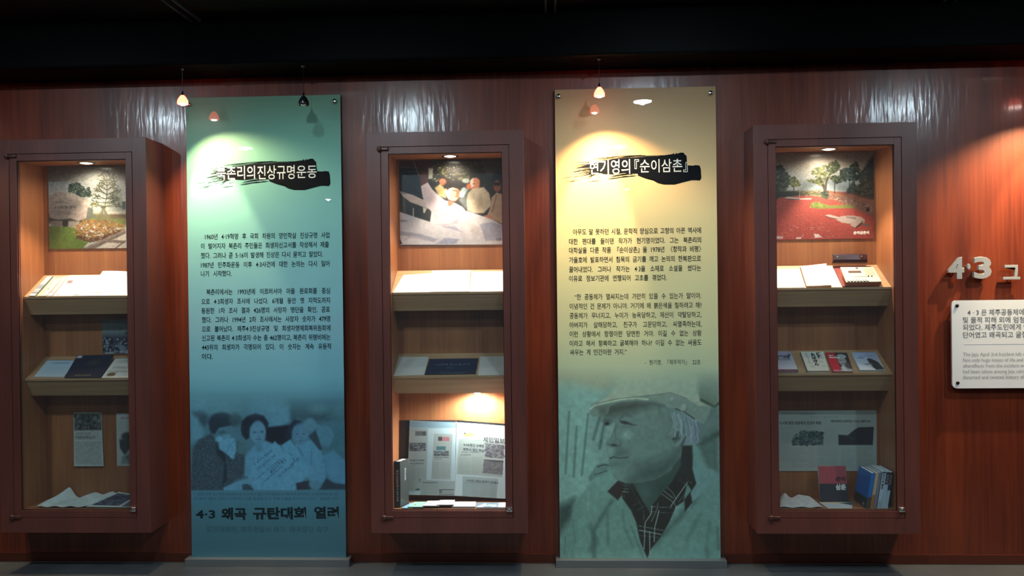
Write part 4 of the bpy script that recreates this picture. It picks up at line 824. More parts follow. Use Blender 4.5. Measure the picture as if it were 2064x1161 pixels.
tag(sheet('crumpled_paper', P4, .0008, lambda p: p.grain(.05, 9, 9, 2), base=(200, 206, 198), n=(70, 30), curl=lambda s, t: .006+.052*t*np.exp(-((s-.06)/.10)**2)+.030*t*np.exp(-((s-.55)/.13)**2)+.034*t*np.exp(-((s-.86)/.11)**2)+.003*np.sin(s*20+t*6)), 'crumpled pale paper at the foot of the left case', 'paper')
def pfloorpic(p): p.C[:] = (190, 196, 192); p.rect(6, 8, 66, 90, (66, 66, 76), 2); p.blobs([(8, 12), (64, 12), (64, 88), (8, 88)], 60, 6, [(110, 110, 120), (50, 50, 60), (84, 84, 96)], 3, .6); p.rect(74, 6, 98, 96, (92, 84, 88), 2)
tag(sheet('picture_sheet', [np.array([CASEX[0]+a, y, z]) for a, y, z in ((.430, -.156, .3385), (.674, -.156, .3345), (.674, -.008, .350), (.520, -.008, .374))], .0008, pfloorpic, n=(70, 50)), 'printed sheet with two dark pictures, lying by the lock in the left case', 'paper')

# ------------------------------------------------------------------ middle case
def pfaint(k, ink=(200, 198, 194)):
    def f(p): p.C[:] = WP; p.textlines(8, 8, 92, 92, 12, ink, .5, k)
    return f
tag(sheet('document', Sq(1, 0, [(.116, .004), (.300, .004), (.306, .178), (.145, .160)]), .0012, pfaint(1), n=(40, 40)), 'white document at the left of the brightly lit middle shelf', 'document')
tag(sheet('document', [S(1, 0, .303, .004, .0025), S(1, 0, .500, .004, .0025), S(1, 0, .496, .193, .006), S(1, 0, .292, .193, .006)], .0012, pfaint(2), n=(40, 40)), 'white document in the centre of the brightly lit middle shelf', 'document')
tag(sheet('document', Sq(1, 0, [(.503, .004), (.672, .004), (.672, .186), (.502, .186)]), .0012, pfaint(3), n=(40, 40)), 'white document at the right of the brightly lit middle shelf', 'document')
GP = (176, 172, 164)
def pgp(k):
    def f(p): p.C[:] = GP; p.textlines(8, 10, 92, 60, 6, (150, 148, 142), .4, k)
    return f
tag(sheet('document', Sq(1, 1, [(.112, .008), (.266, .012), (.270, .165), (.116, .168)]), .0012, pgp(4), n=(30, 30)), 'grey-white document left of the navy folder in the middle case', 'document')
P4 = Sq(1, 1, [(.270, .012), (.528, .016), (.534, .146), (.278, .143)], .001)
o = sheet('folder', P4, .004, lambda p: p.grain(.15, 3, 3, 3), base=(24, 36, 58), n=(60, 30), edge=(24, 36, 58), m=PHOTO); tag(o, 'navy folder with faint grey lettering on the dim shelf of the middle case', 'folder')
T(P4, [('4·3피해 조사 보고서', .040, .215, .052, .020, 0), ('제주도', .100, .140, .080, .012, 0), ('제주도의회 특별위원회', .080, .200, .124, .012, 0)], mat('dull_blue_ink', (.10, .14, .20), .5), o, lift=.0046)
tag(sheet('document', Sq(1, 1, [(.540, .006), (.672, .006), (.666, .164), (.542, .163)]), .0012, pgp(6), n=(30, 30)), 'grey-white document right of the navy folder in the middle case', 'document')
# open clip album of newspapers leaning on the back
alb = thing('newspaper_album', 'open black album of plastic-sleeved newspapers leaning at the foot of the middle case', 'album', (CASEX[1]+.4, -.01, .35))
M0 = CASEX[1]
def Q(a0, z0, y0, a1, z1, y1, a2, z2, y2, a3, z3, y3): return [np.array([M0+a0, y0, z0]), np.array([M0+a1, y1, z1]), np.array([M0+a2, y2, z2]), np.array([M0+a3, y3, z3])]
sheet('album_cover', Q(.112, .362, -.020, .402, .3585, -.024, .408, .742, .021, .109, .742, .021), .003, base=(14, 15, 18), edge=(14, 15, 18), parent=alb, m=PHOTO)
sheet('album_cover', Q(.405, .3585, -.024, .672, .357, -.034, .672, .722, .018, .411, .742, .021), .003, base=(14, 15, 18), edge=(14, 15, 18), parent=alb, m=PHOTO)
NP = (186, 192, 186)
def pageL(p):
    p.C[:] = (206, 222, 228); p.org = (820, 845, .14208); rr = random.Random(5)
    p.rect(40, 30, 720, 125, (150, 176, 190), 10); p.poly([(36, 130), (300, 135), (280, 860), (690, 880), (670, 1110), (180, 1090), (200, 1020), (10, 1020)], (178, 184, 180), 6)
    p.rect(120, 170, 275, 235, (104, 106, 104), 4); p.rect(220, 175, 272, 230, (70, 72, 72), 5); p.rect(36, 335, 268, 450, (80, 76, 84), 4)
    p.blobs([(40, 340), (262, 340), (262, 446), (40, 446)], 60, 14, [(170, 170, 176), (50, 46, 56), (120, 116, 124)], 4, .8)
    p.poly([(385, 205), (650, 210), (620, 860), (345, 850)], (184, 188, 182), 5); p.rect(445, 248, 502, 306, (50, 44, 50), 4); p.rect(502, 250, 605, 310, (196, 116, 122), 4); p.rect(420, 384, 552, 436, (70, 124, 128), 4)
    p.rect(385, 450, 596, 520, (84, 86, 88), 4); p.blobs([(390, 455), (592, 455), (592, 516), (390, 516)], 50, 13, [(160, 164, 166), (44, 46, 50), (110, 112, 116)], 7, .8)
    p.textlines(395, 530, 592, 552, 1, (60, 60, 62), .8, 1); p.textlines(400, 560, 520, 574, 1, (100, 100, 100), .7, 2); p.textlines(360, 600, 465, 830, 24, (146, 152, 148), .6, 3); p.textlines(480, 600, 620, 830, 24, (146, 152, 148), .6, 4)
    p.textlines(44, 570, 250, 596, 1, (70, 72, 74), .9, 5); p.textlines(44, 614, 240, 640, 1, (70, 72, 74), .9, 6); p.textlines(30, 655, 120, 670, 1, (110, 112, 112), .7, 7); p.textlines(24, 690, 130, 1010, 30, (142, 150, 148), .55, 8); p.textlines(145, 690, 260, 840, 14, (142, 150, 148), .55, 9)
    p.line([(160, 860), (190, 850), (185, 890)], 6, (40, 40, 44), 4); p.rect(128, 985, 182, 1004, (60, 62, 64), 3); p.textlines(230, 885, 430, 912, 1, (80, 82, 82), .9, 10); p.textlines(220, 925, 330, 1070, 13, (146, 152, 148), .6, 11); p.textlines(340, 925, 450, 1070, 13, (146, 152, 148), .6, 12)
    p.rect(458, 992, 672, 1003, (60, 62, 64), 3); p.rect(458, 1062, 672, 1070, (60, 62, 64), 3); p.rect(460, 996, 500, 1050, (110, 112, 112), 4); p.textlines(510, 1010, 660, 1055, 4, (110, 116, 114), .6, 13)
def pageR(p):
    p.C[:] = (218, 230, 234); p.org = (915, 860, .12926)
    p.poly([(82, 150), (790, 200), (760, 790), (40, 740)], (186, 192, 184), 5); p.poly([(135, 770), (690, 810), (660, 1160), (130, 1110)], (182, 192, 190), 5); p.poly([(82, 90), (790, 150), (790, 235), (82, 190)], (222, 228, 226), 6)
    p.rect(155, 95, 315, 155, (226, 210, 120), 4); p.textlines(200, 104, 300, 118, 1, (90, 90, 60), .8, 1); p.ell(170, 104, 12, 12, (50, 50, 60), .3); p.textlines(160, 130, 300, 145, 1, (190, 160, 60), .8, 2)
    p.line([(140, 190), (780, 252)], 3, (110, 116, 114), 3); p.poly([(492, 255), (785, 290), (775, 500), (486, 470)], (112, 108, 114), 4)
    p.blobs([(495, 262), (780, 296), (770, 495), (490, 465)], 110, 24, [(70, 64, 74), (160, 158, 160), (130, 124, 130), (90, 84, 94)], 4, .75)
    p.poly([(466, 510), (772, 535), (755, 752), (450, 722)], (116, 108, 114), 4); p.poly([(470, 512), (772, 530), (770, 560), (600, 550), (540, 535)], (66, 60, 68), 8); p.blobs([(470, 560), (765, 560), (750, 745), (456, 715)], 60, 22, [(140, 132, 136), (96, 88, 96)], 6, .5)
    p.textlines(125, 385, 400, 412, 1, (110, 112, 112), .8, 3); p.textlines(105, 430, 262, 450, 1, (60, 62, 62), .8, 4)
    for k in range(2): p.textlines(80+k*200, 468, 262+k*190, 740, 24, (146, 154, 150), .55, 20+k)
    for k in range(4): p.textlines(140+k*134, 880, 254+k*134, 1120, 18, (150, 160, 158), .5, 30+k)
    p.textlines(150, 858, 500, 885, 1, (130, 134, 132), .7, 9)
pl_ = sheet('newspaper_page', Q(.155, .3640, -.0290, .404, .3600, -.0330, .408, .7305, .0165, .165, .7415, .0175), .0012, pageL, n=(150, 230), px=True, parent=alb, gain=.55)
PR4 = Q(.405, .3600, -.0330, .6715, .3460, -.0405, .6715, .7120, .0085, .411, .7320, .0160)
pr_ = sheet('newspaper_page', PR4, .0012, pageR, n=(150, 230), px=True, parent=alb, gain=.55)
def onR(s, u0, v0, u1, v1, size, bold):
    ex = (PR4[2]-PR4[3]); ex /= np.linalg.norm(ex); ey = PR4[3]-PR4[0]; ey /= np.linalg.norm(ey); nn = np.cross(ex, ey)
    def hit(u, v):
        d = CF+(u-1032)/FPX*CR-(v-580.5)/FPX*CU; P = EYE+d*(((PR4[3]-EYE)@nn)/(d@nn)); return (P-PR4[3])@ex, -((P-PR4[3])@ey)
    a, b = hit(u0, v0), hit(u1, v1); return (s, a[0], b[0], (a[1]+b[1])/2, size, bold)
T(PR4, [onR('제민일보', 972, 880.5, 1016, 884.5, .030, .03), onR("'4·3수형인 수백명", 931, 894, 973, 897, .0165, .035), onR("전주서 집단 학살'", 930.5, 903, 974, 906.5, .0165, .035), onR("4·3사건 수형인 '희생자' 인정필요", 933, 964, 998, 970, .0135, .035)], mat('news_ink', (.05, .05, .055), .6), pr_, lift=.0017)
sheet('plastic_sleeve', moved(Q(.154, .3650, -.0290, .404, .3610, -.0330, .408, .7400, .0165, .165, .7430, .0175), .0022), .0003, parent=alb, m=GLASS)
sheet('plastic_sleeve', moved(PR4, .0024), .0003, parent=alb, m=GLASS)
# upright black book
BS = Bq(1, .1085, .1395, .329, .563, -.140)
bk = thing('book', 'thick black book with white spine lettering standing left of the newspaper album', 'book', (M0+.125, -.10, .33))
bm = bmesh.new()
def sky(a, y, z): return (M0+a+(y+.14)*.42*1.0, y, z)
v = [bm.verts.new(sky(a, y, z)) for z in (.332, .560) for a, y in ((.112, -.138), (.138, -.138), (.138, -.071), (.112, -.071))]
for q in ((0, 3, 2, 1), (4, 5, 6, 7), (0, 1, 5, 4), (1, 2, 6, 5), (2, 3, 7, 6), (3, 0, 4, 7)): bm.faces.new([v[i] for i in q])
obj('page_block', bm, mat('book_pages', (.78, .76, .68), .8), bk)
def spine_paint(p):
    p.C[:] = (34, 34, 34); p.rect(84, 0, 100, 100, (44, 46, 46), 4)
BOOKD = dict(m=PHOTO, edge=(30, 32, 32))
sp4 = [np.array(sky(a, y, z)) for a, y, z in ((.109, -.140, .329), (.1405, -.140, .329), (.1405, -.140, .563), (.109, -.140, .563))]
sheet('spine', sp4, .0012, spine_paint, n=(12, 30), parent=bk, **BOOKD)
cv4 = [np.array(sky(a, y, z)) for a, y, z in ((.1398, -.1395, .329), (.1398, -.069, .329), (.1398, -.069, .563), (.1398, -.1395, .563))]
fc = sheet('front_cover', cv4, .0012, None, base=(58, 62, 62), parent=bk, n=(2, 2), m=PHOTO, edge=(40, 42, 42))
cb4 = [np.array(sky(a, y, z)) for a, y, z in ((.1105, -.069, .329), (.1105, -.1395, .329), (.1105, -.1395, .563), (.1105, -.069, .563))]
sheet('back_cover', cb4, .0012, None, base=(40, 42, 42), parent=bk, m=PHOTO, edge=(40, 42, 42))
def vert_text(nm, P4, s, x, y0, step, size, bold, m_, par, lift=.0017): return write(nm, P4, [(c, x-size*.42, x+size*.42, y0+i*step, size, bold) for i, c in enumerate(s) if c != ' '], m_, par, lift)
vert_text('spine_lettering', sp4, '제주민중항쟁', .017, .050, .0150, .014, .03, mat('red_gold_ink', (.42, .22, .14), .5), bk)
vert_text('spine_lettering', sp4, '사삼자료집', .017, .140, .0140, .0125, .03, INKLG, bk)
vert_text('cover_lettering', cv4, '제주민중', .045, .050, .016, .016, .04, INKLG, bk)
# booklets lying on the case floor
def bklt(label, pts, z, th, col, paint=None, group=None, ed=(150, 146, 142)):
    o = sheet('booklet', Fq(1, pts, z), th, paint, base=col, n=(60, 30), edge=ed); return tag(o, label, 'booklet')
def pb(ink, k, bar=None):
    def f(p):
        if bar: p.rect(88, 0, 94, 100, bar, 2)
        p.line([(22, 62), (30, 50), (34, 66), (26, 70)], 4, ink, 2); p.rect(42, 10, 44, 80, ink, 1, .5); rr = random.Random(k); x, y = 62, 90
        for i in range(9): p.line([(56+i*3.6, 92-i*9), (60+i*3.6, 88-i*9), (58+i*3.6, 84-i*9)], 2.6, ink, 1.6, .8)
    return f
bklt('pale blue booklet at the left on the middle case floor', [(.148, -.156), (.205, -.156), (.215, -.066), (.180, -.066)], .3290, .0040, (130, 176, 206), pb((40, 80, 130), 1))
bklt('mint green booklet lying under the newspaper album', [(.180, -.156), (.262, -.156), (.268, -.066), (.200, -.066)], .3336, .0045, (150, 196, 168), pb((30, 60, 50), 2, (40, 70, 60)), ed=(70, 90, 80))
bklt('pale pink booklet lying under the newspaper album', [(.256, -.153), (.338, -.153), (.340, -.066), (.268, -.066)], .3386, .0045, (222, 206, 196), pb((60, 40, 40), 3), ed=(120, 106, 104))
bklt('white booklet with a grey spine band under the newspaper album', [(.325, -.150), (.412, -.150), (.408, -.066), (.332, -.066)], .3436, .0040, (205, 205, 198), pb((50, 50, 50), 4, (110, 116, 116)), ed=(120, 112, 108))
bklt('wide white booklet with handwriting on the middle case floor', [(.402, -.152), (.520, -.152), (.516, -.068), (.408, -.068)], .3290, .0100, (208, 210, 206), lambda p: p.textlines(70, 10, 92, 90, 8, (60, 60, 60), .8, 3), ed=(130, 124, 120))
def pphoto(p):
    p.C[:] = (84, 104, 116); p.rect(76, 0, 100, 100, (206, 222, 224), 2); p.rect(79, 2, 81, 98, (110, 116, 118), 1); p.poly([(2, 96), (30, 20), (36, 60), (20, 96)], (200, 206, 196), 4); p.poly([(34, 90), (40, 20), (60, 60)], (140, 160, 170), 4)
    p.blobs([(30, 10), (74, 10), (74, 95), (40, 95)], 26, 9, [(60, 72, 84), (130, 150, 160), (100, 116, 126)], 4, .7); p.ell(60, 70, 10, 20, (160, 176, 180), .3)
bklt('booklet with a grey-blue abstract photo cover, right on the middle case floor', [(.523, -.155), (.671, -.155), (.671, -.072), (.521, -.072)], .3290, .0070, (84, 104, 116), pphoto)

# ------------------------------------------------------------------ right case, upper shelf
tag(sheet('document', Sq(2, 0, [(.112, .008), (.258, .008), (.276, .175), (.140, .172)]), .0012, pfaint(7), n=(30, 30)), 'white document at the left end of the right case upper shelf', 'document')
P4 = Sq(2, 0, [(.265, .010), (.386, .010), (.416, .196), (.284, .186)], .001)
mb = thing('manuscript', 'thick white manuscript with curled pages, left of the maroon album', 'manuscript', tuple(sum(P4)/4))
sheet('page_block', P4, .007, None, base=(236, 214, 176), edge=(206, 150, 100), parent=mb)
sheet('top_page', moved(P4, .0074), .0006, pfaint(8), n=(24, 24), parent=mb, curl=lambda s, t: .006*np.clip(s-.4, 0, 1)*np.clip(.5-t, 0, 1)*3+.010*np.clip(t-.85, 0, 1)*6*s)
tag(sheet('paper_sheet', Sq(2, 0, [(.389, .008), (.437, .008), (.447, .196), (.419, .196)]), .001, pfaint(9), n=(12, 30)), 'strip of white paper between the manuscript and the maroon album', 'paper')
P4 = Sq(2, 0, [(.441, .008), (.618, .008), (.618, .196), (.451, .196)], .001)
ab = thing('photo_album', 'maroon album with a dark raised spine under the tape recorder', 'album', tuple(sum(P4)/4))
sheet('cover', P4, .004, lambda p: p.grain(.08, 4, 4, 1), base=(126, 50, 54), n=(40, 40), edge=(70, 24, 26), parent=ab, m=PHOTO)
bm = bmesh.new(); x0, x1 = CASEX[2]+.446, CASEX[2]+.616
prism_x(bm, [(.012, 1.536), (-.002, 1.540), (-.006, 1.556), (.0, 1.580), (.006, 1.586), (.012, 1.585), (.004, 1.572), (.002, 1.556), (.008, 1.548), (.014, 1.545)], x0, x1); obj('raised_spine', bm, mat('dark_maroon_leather', (.035, .010, .012), .35), ab)
for xx in (x0+.02, x1-.03):
    bm = bmesh.new(); lathe(bm, [(0, 0), (.004, 0), (.003, .002), (0, .002)], (xx, -.004, 1.571), 12, (0, -1, .3)); obj('rivet', bm, GOLD, ab)
# cassette recorder
RC = [S(2, 0, a, t, .0055) for a, t in ((.453, .010), (.625, .012), (.630, .142), (.468, .144))]
tr = thing('tape_recorder', 'silver portable cassette tape recorder lying on the maroon album', 'tape recorder', tuple(sum(RC)/4))
sheet('body', RC, .020, None, base=(150, 84, 50), edge=(168, 92, 52), parent=tr)
def ptape(p):
    p.C[:] = (206, 196, 178); p.rect(66, 4, 96, 62, (176, 164, 146), 2); 
    for k in range(10): p.rect(68, 8+k*5.4, 94, 9.4+k*5.4, (150, 138, 122), 1)
    p.rect(12, 5, 22, 8, (60, 56, 54), 1); p.rect(45, 2, 52, 14, (70, 62, 58), 1.5)
top = sheet('top_plate', moved(RC, .0202), .003, ptape, n=(90, 70), parent=tr, edge=(190, 178, 160), m=PHOTO)
def onT(s0, s1, t0, t1): q = moved(RC, .0234); return [at3(q, s, t) for s, t in ((s0, t0), (s1, t0), (s1, t1), (s0, t1))]
sheet('cassette_window', onT(.18, .56, .60, .74), .001, base=(92, 70, 60), parent=tr, edge=(40, 34, 30), m=PHOTO)
sheet('label_strip', onT(.30, .66, .33, .37), .0006, base=(130, 146, 130), parent=tr, edge=(130, 146, 130))
for k in range(7): sheet('key', onT(.05+k*.088, .05+k*.088+.062, .015, .145), .004, base=(196, 190, 180), parent=tr, edge=(60, 56, 52))
for k in range(2):
    c = at3(moved(RC, .0234), .70+k*.10, .34); nn = np.cross(RC[1]-RC[0], RC[3]-RC[0]); nn /= np.linalg.norm(nn)
    bm = bmesh.new(); lathe(bm, [(.0035, 0), (.003, .004), (0, .004)], tuple(c), 10, tuple(nn)); obj('knob', bm, DKSCR, tr)
# ------------------------------------------------------------------ right case, lower shelf: four flat books
def b1(p):
    t = np.clip(p.V/100, 0, 1)[..., None]; p.C[:] = np.array((150, 154, 176))*(1-t)+np.array((206, 198, 196))*t; p.rect(0, 88, 100, 100, (92, 44, 54), 2); p.textlines(6, 91, 90, 96, 1, (190, 150, 156), .8, 3); p.rect(84, 12, 92, 22, (50, 44, 96), 2); p.textlines(30, 42, 86, 45, 1, (110, 106, 120), .7, 4)
t_, q_ = flat_book('book', 'pale lilac book with dark brushed title, leftmost of four on the right case shelf', Sq(2, 1, [(.112, .006), (.222, .006), (.229, .176), (.116, .184)]), .008, b1, (170, 170, 186))
T(q_, [('순이삼촌', .030, .098, .045, .024, .04), ('地上的匙', .028, .098, .066, .020, .0)], mat('violet_ink', (.03, .02, .06), .6), t_, 'title_lettering', lift=.0008)
def b2(p):
    p.C[:] = (214, 204, 186); p.rect(0, 0, 100, 34, (190, 192, 184), 8); rr = random.Random(4)
    for x, y, r in ((22, 10, 8), (24, 24, 7), (84, 34, 8), (78, 52, 7), (30, 78, 8), (82, 76, 7), (26, 60, 6)): p.ell(x, y, r, r*.7, (170, 170, 156), .8, .6)
    for k in range(7): p.line([(20+rr.uniform(-3, 3), 10+k*7), (25+rr.uniform(-3, 3), 13+k*7)], 3, (120, 116, 108), 2.4, .6)
t_, q_ = flat_book('book', 'cream book with a vertical Japanese brush title, beside the red book', Sq(2, 1, [(.264, .006), (.370, .006), (.390, .166), (.276, .166)]), .014, b2, (214, 204, 186), back=(96, 92, 88))
vert_text('title_lettering', q_, '順伊', .084, .022, .026, .027, .05, INK, t_, lift=.0008); vert_text('title_lettering', q_, 'おばさん', .056, .026, .027, .027, .05, INK, t_, lift=.0008)
def b3(p):
    p.C[:] = (196, 44, 58); p.rect(0, 0, 100, 26, (150, 34, 50), 10); p.poly([(40, 0), (100, 0), (100, 100), (44, 100), (42, 40)], (40, 42, 42), 2)
    p.ell(68, 20, 22, 12, (150, 160, 162), .2); p.line([(44, 32), (86, 24)], 5, (176, 184, 184), 3); p.ell(64, 48, 20, 24, (150, 150, 148), .2); p.ell(56, 42, 4, 2, (50, 50, 50), .5); p.ell(70, 41, 4, 2, (50, 50, 50), .5); p.line([(56, 58), (68, 58)], 2.5, (80, 70, 70), 2); p.poly([(46, 78), (60, 68), (96, 88), (100, 100), (46, 100)], (196, 190, 192), 4); p.ell(84, 70, 14, 18, (84, 76, 76), .5)
t_, q_ = flat_book('book', 'red book with a black-and-white portrait cover, third of the four flat books', Sq(2, 1, [(.388, .006), (.487, .006), (.507, .160), (.402, .164)]), .010, b3, (176, 40, 52))
T(q_, [('Sun-i', .008, .030, .026, .013, .03), ('Samch’on', .008, .058, .042, .015, .04), ('Hyun Ki-young', .006, .085, .150, .012, .02)], INKW, t_, 'title_lettering', lift=.0008)
def b4(p):
    t = np.clip(p.V/100, 0, 1)[..., None]; p.C[:] = np.array((150, 168, 198))*(1-t)+np.array((212, 210, 208))*t
    p.rect(12, 31, 40, 34, (60, 70, 90), 1.2); p.poly([(50, 44), (56, 36), (68, 38), (88, 56), (100, 96), (66, 98), (58, 84), (52, 66)], (44, 46, 44), 3); p.ell(58, 42, 9, 7, (46, 50, 70), .3); p.line([(58, 62), (56, 84), (60, 90)], 2.4, (150, 150, 146), 2)
    for k in range(9): p.line([(62+k*3, 50+k*2), (72+k*3.4, 94)], 1, (84, 86, 80), 1, .6)
    p.line([(28, 66), (34, 68), (42, 70), (48, 62)], 2, (60, 64, 70), 1.5); p.line([(34, 68), (44, 64)], 1.5, (70, 74, 80), 1.2)
t_, q_ = flat_book('book', 'pale blue and white book with a dark crouching figure, rightmost flat book', Sq(2, 1, [(.523, .014), (.643, .014), (.652, .162), (.532, .162)]), .010, b4, (196, 204, 216))
T(q_, [('Suni Samchon', .026, .092, .033, .013, .01)], mat('slate_ink', (.10, .14, .22), .6), t_, 'title_lettering', lift=.0008)
# ------------------------------------------------------------------ right case, bottom compartment
def pbig(p):
    p.C[:] = (166, 176, 168); p.org = (1550, 820, .19816)
    p.line([(130, 62), (480, 72)], 4, (90, 92, 88), 4); p.line([(480, 72), (1080, 76)], 3, (130, 136, 130), 4, .6); p.textlines(420, 96, 700, 110, 1, (130, 134, 130), .6, 1)
    p.textlines(100, 200, 220, 560, 26, (138, 146, 140), .5, 3); p.textlines(230, 410, 380, 620, 16, (134, 142, 136), .5, 4); p.textlines(400, 410, 560, 620, 16, (134, 142, 136), .5, 5); p.textlines(580, 210, 690, 600, 28, (138, 146, 140), .5, 6); p.textlines(740, 410, 880, 620, 16, (134, 142, 136), .5, 7); p.textlines(900, 410, 1050, 620, 16, (134, 142, 136), .5, 8)
    p.line([(575, 80), (570, 640)], 3, (146, 152, 146), 4); p.line([(390, 200), (392, 640)], 3, (146, 152, 146), 4, .6); p.line([(100, 500), (1090, 506)], 3, (180, 186, 180), 4, .6)
    p.poly([(238, 320), (300, 310), (320, 240), (400, 250), (480, 240), (552, 270), (552, 390), (238, 390)], (84, 100, 98), 6); p.blobs([(240, 320), (320, 250), (552, 240), (552, 388), (240, 388)], 90, 16, [(130, 150, 142), (46, 62, 64), (100, 120, 112), (60, 70, 78)], 5, .7)
    p.poly([(706, 285), (800, 290), (860, 240), (910, 208), (1065, 204), (1055, 388), (706, 388)], (50, 50, 58), 5); p.line([(706, 288), (790, 292), (860, 330)], 8, (74, 76, 84), 8)
P4 = Bq(2, .169, .667, .470, .782)
o = sheet('newspaper_spread', P4, .001, pbig, n=(260, 160), px=True); tag(o, 'wide newspaper spread with two dark pictures, pinned low in the right case', 'newspaper')
T(P4, [pxw(P4, '도시에 묻힌 공동체의 진상의 죽음', 1571, 852, 1655, 853, .018, .03), pxw(P4, '제주문학의 상처와는 비로소 풀려나는', 1674, 848, 1755, 850, .013, .03)], mat('brown_news_ink', (.10, .08, .07), .7), o, lift=.0014)
rb = thing('book', 'pink and charcoal book standing upright against the newspaper spread', 'book', (CASEX[2]+.425, -.03, .33))
def up(i, a0, a1, z0, z1, y0, y1): return [np.array([CASEX[i]+a0, y0, z0]), np.array([CASEX[i]+a1, y0, z0]), np.array([CASEX[i]+a1-.006, y1, z1]), np.array([CASEX[i]+a0-.003, y1, z1])]
C4 = up(2, .357, .498, .3300, .5060, -.036, -.0160)
def bred(p): p.C[:] = (60, 60, 68); p.rect(0, -5, 100, 50, (176, 84, 92), 1.2); p.textlines(8, 6, 22, 10, 1, (130, 60, 70), .7, 2); p.grain(.04, 4, 4, 2)
sheet('front_cover', C4, .0010, bred, n=(70, 90), parent=rb, edge=(80, 60, 66), m=PHOTO)
q = [p+np.array([0, .0125, 0]) for p in C4]; sheet('back_cover', q, .0008, base=(90, 70, 74), parent=rb, m=PHOTO)
q = [p+np.array([0, .0118, .0006]) for p in C4]; q = [at3(q, s, t) for s, t in ((.01, .005), (.985, .005), (.985, .99), (.01, .99))]; sheet('page_block', q, .0108, base=(206, 200, 186), parent=rb, edge=(206, 200, 186))
T(C4, [('순이', .084, .132, .064, .027, .05)], mat('maroon_ink', (.06, .02, .03), .6), rb, 'title_lettering', lift=.0016)
T(C4, [('삼촌', .080, .132, .105, .030, .05)], INKW, rb, 'title_lettering', lift=.0016)
# row of books leaning at the right
def lean_book(label, a0, a1, col_s, paint_s, zt, dep=.150, lean=.034, side=None, sidecol=None, tlabel=None, txt=None, ink=None):
    X = CASEX[2]; yb = -.152
    def V(a, y, z): return np.array([X+a+lean*(z-.33)/.17+(y-yb)*.10*0, y, z])
    t = thing('book', label, 'book', (X+(a0+a1)/2, yb+dep/2, .33))
    sh = .10
    def W(a, y, z): p = V(a, y, z); p[0] -= (y-yb)*sh*-1*0; return p
    bm = bmesh.new(); e = .0012
    v = [bm.verts.new(W(a, y, z)) for z in (.331, zt-.003) for a, y in ((a0+e, yb+e), (a1-e, yb+e), (a1-e, yb+dep-.002), (a0+e, yb+dep-.002))]
    for q in ((0, 3, 2, 1), (4, 5, 6, 7), (0, 1, 5, 4), (1, 2, 6, 5), (2, 3, 7, 6), (3, 0, 4, 7)): bm.faces.new([v[i] for i in q])
    obj('page_block', bm, mat('book_pages', (.78, .76, .68), .8), t)
    s4 = [W(a0, yb, .3295), W(a1, yb, .3295), W(a1, yb, zt), W(a0, yb, zt)]
    sheet('spine', s4, .0010, paint_s, base=col_s, n=(12, 60), parent=t, m=PHOTO, edge=col_s)
    f4 = [W(a0+.0010, yb+dep, .3295), W(a0+.0010, yb, .3295), W(a0+.0010, yb, zt), W(a0+.0010, yb+dep, zt)]
    sheet('front_cover', f4, .0009, side, base=sidecol or col_s, n=(40, 40), parent=t, m=PHOTO, edge=sidecol or col_s)
    r4 = [W(a1-.0010, yb, .3295), W(a1-.0010, yb+dep, .3295), W(a1-.0010, yb+dep, zt), W(a1-.0010, yb, zt)]
    sheet('back_cover', r4, .0009, None, base=sidecol or col_s, parent=t, m=PHOTO, edge=sidecol or col_s)
    if txt: vert_text('spine_lettering', s4, txt, (a1-a0)/2, .020, (a1-a0)*.85, (a1-a0)*.72, .03, ink or INK, t, lift=.0016)
    return t
def s1(p): p.rect(0, 68, 100, 100, (70, 66, 50), 1)
def c1(p): p.C[:] = (20, 96, 168); p.rect(0, 72, 100, 101, (52, 50, 44), 2); p.ell(76, 92, 8, 4, (160, 156, 140), .4, .8); p.textlines(20, 10, 60, 20, 1, (60, 130, 190), .5, 1)
G = 'upright books in the right case'
bks = [(.536, .556, (34, 110, 180), s1, 'blue book standing at the left end of the leaning row', dict(side=c1, sidecol=(20, 96, 168), zt=.503)),
       (.557, .571, (196, 170, 130), lambda p: p.rect(0, 62, 100, 100, (170, 104, 44), 1.5), 'narrow cream and orange spined book next to the blue one', dict(zt=.504)),
       (.572, .588, (110, 120, 140), lambda p: (p.rect(82, 0, 100, 100, (40, 46, 70), 3), p.textlines(20, 20, 70, 60, 12, (170, 176, 190), .6, 2)), 'grey-blue spined book in the middle of the leaning row', dict(zt=.506)),
       (.589, .607, (176, 196, 208), lambda p: (p.rect(0, 0, 100, 5, (60, 64, 84), 1), p.rect(0, 80, 100, 101, (150, 170, 172), 6)), 'pale blue spined book with black title, first of three alike', dict(zt=.510, txt='바다와술잔', ink=INK)),
       (.608, .625, (160, 184, 204), lambda p: p.rect(-5, -5, 105, 34, (58, 44, 56), 1), 'pale blue spined book with short dark top band', dict(zt=.508, txt='마지막', ink=INKLG)),
       (.626, .6405, (170, 192, 208), lambda p: p.rect(-5, -5, 105, 50, (48, 36, 46), 1), 'pale spined book with long dark band, second from the right end', dict(zt=.507, txt='테우리문', ink=INKLG))]
for a0, a1, cs, ps, lb, kw in bks:
    zt = kw.pop('zt'); t = lean_book(lb, a0, a1, cs, ps, zt, lean=.028, **kw); t['group'] = G
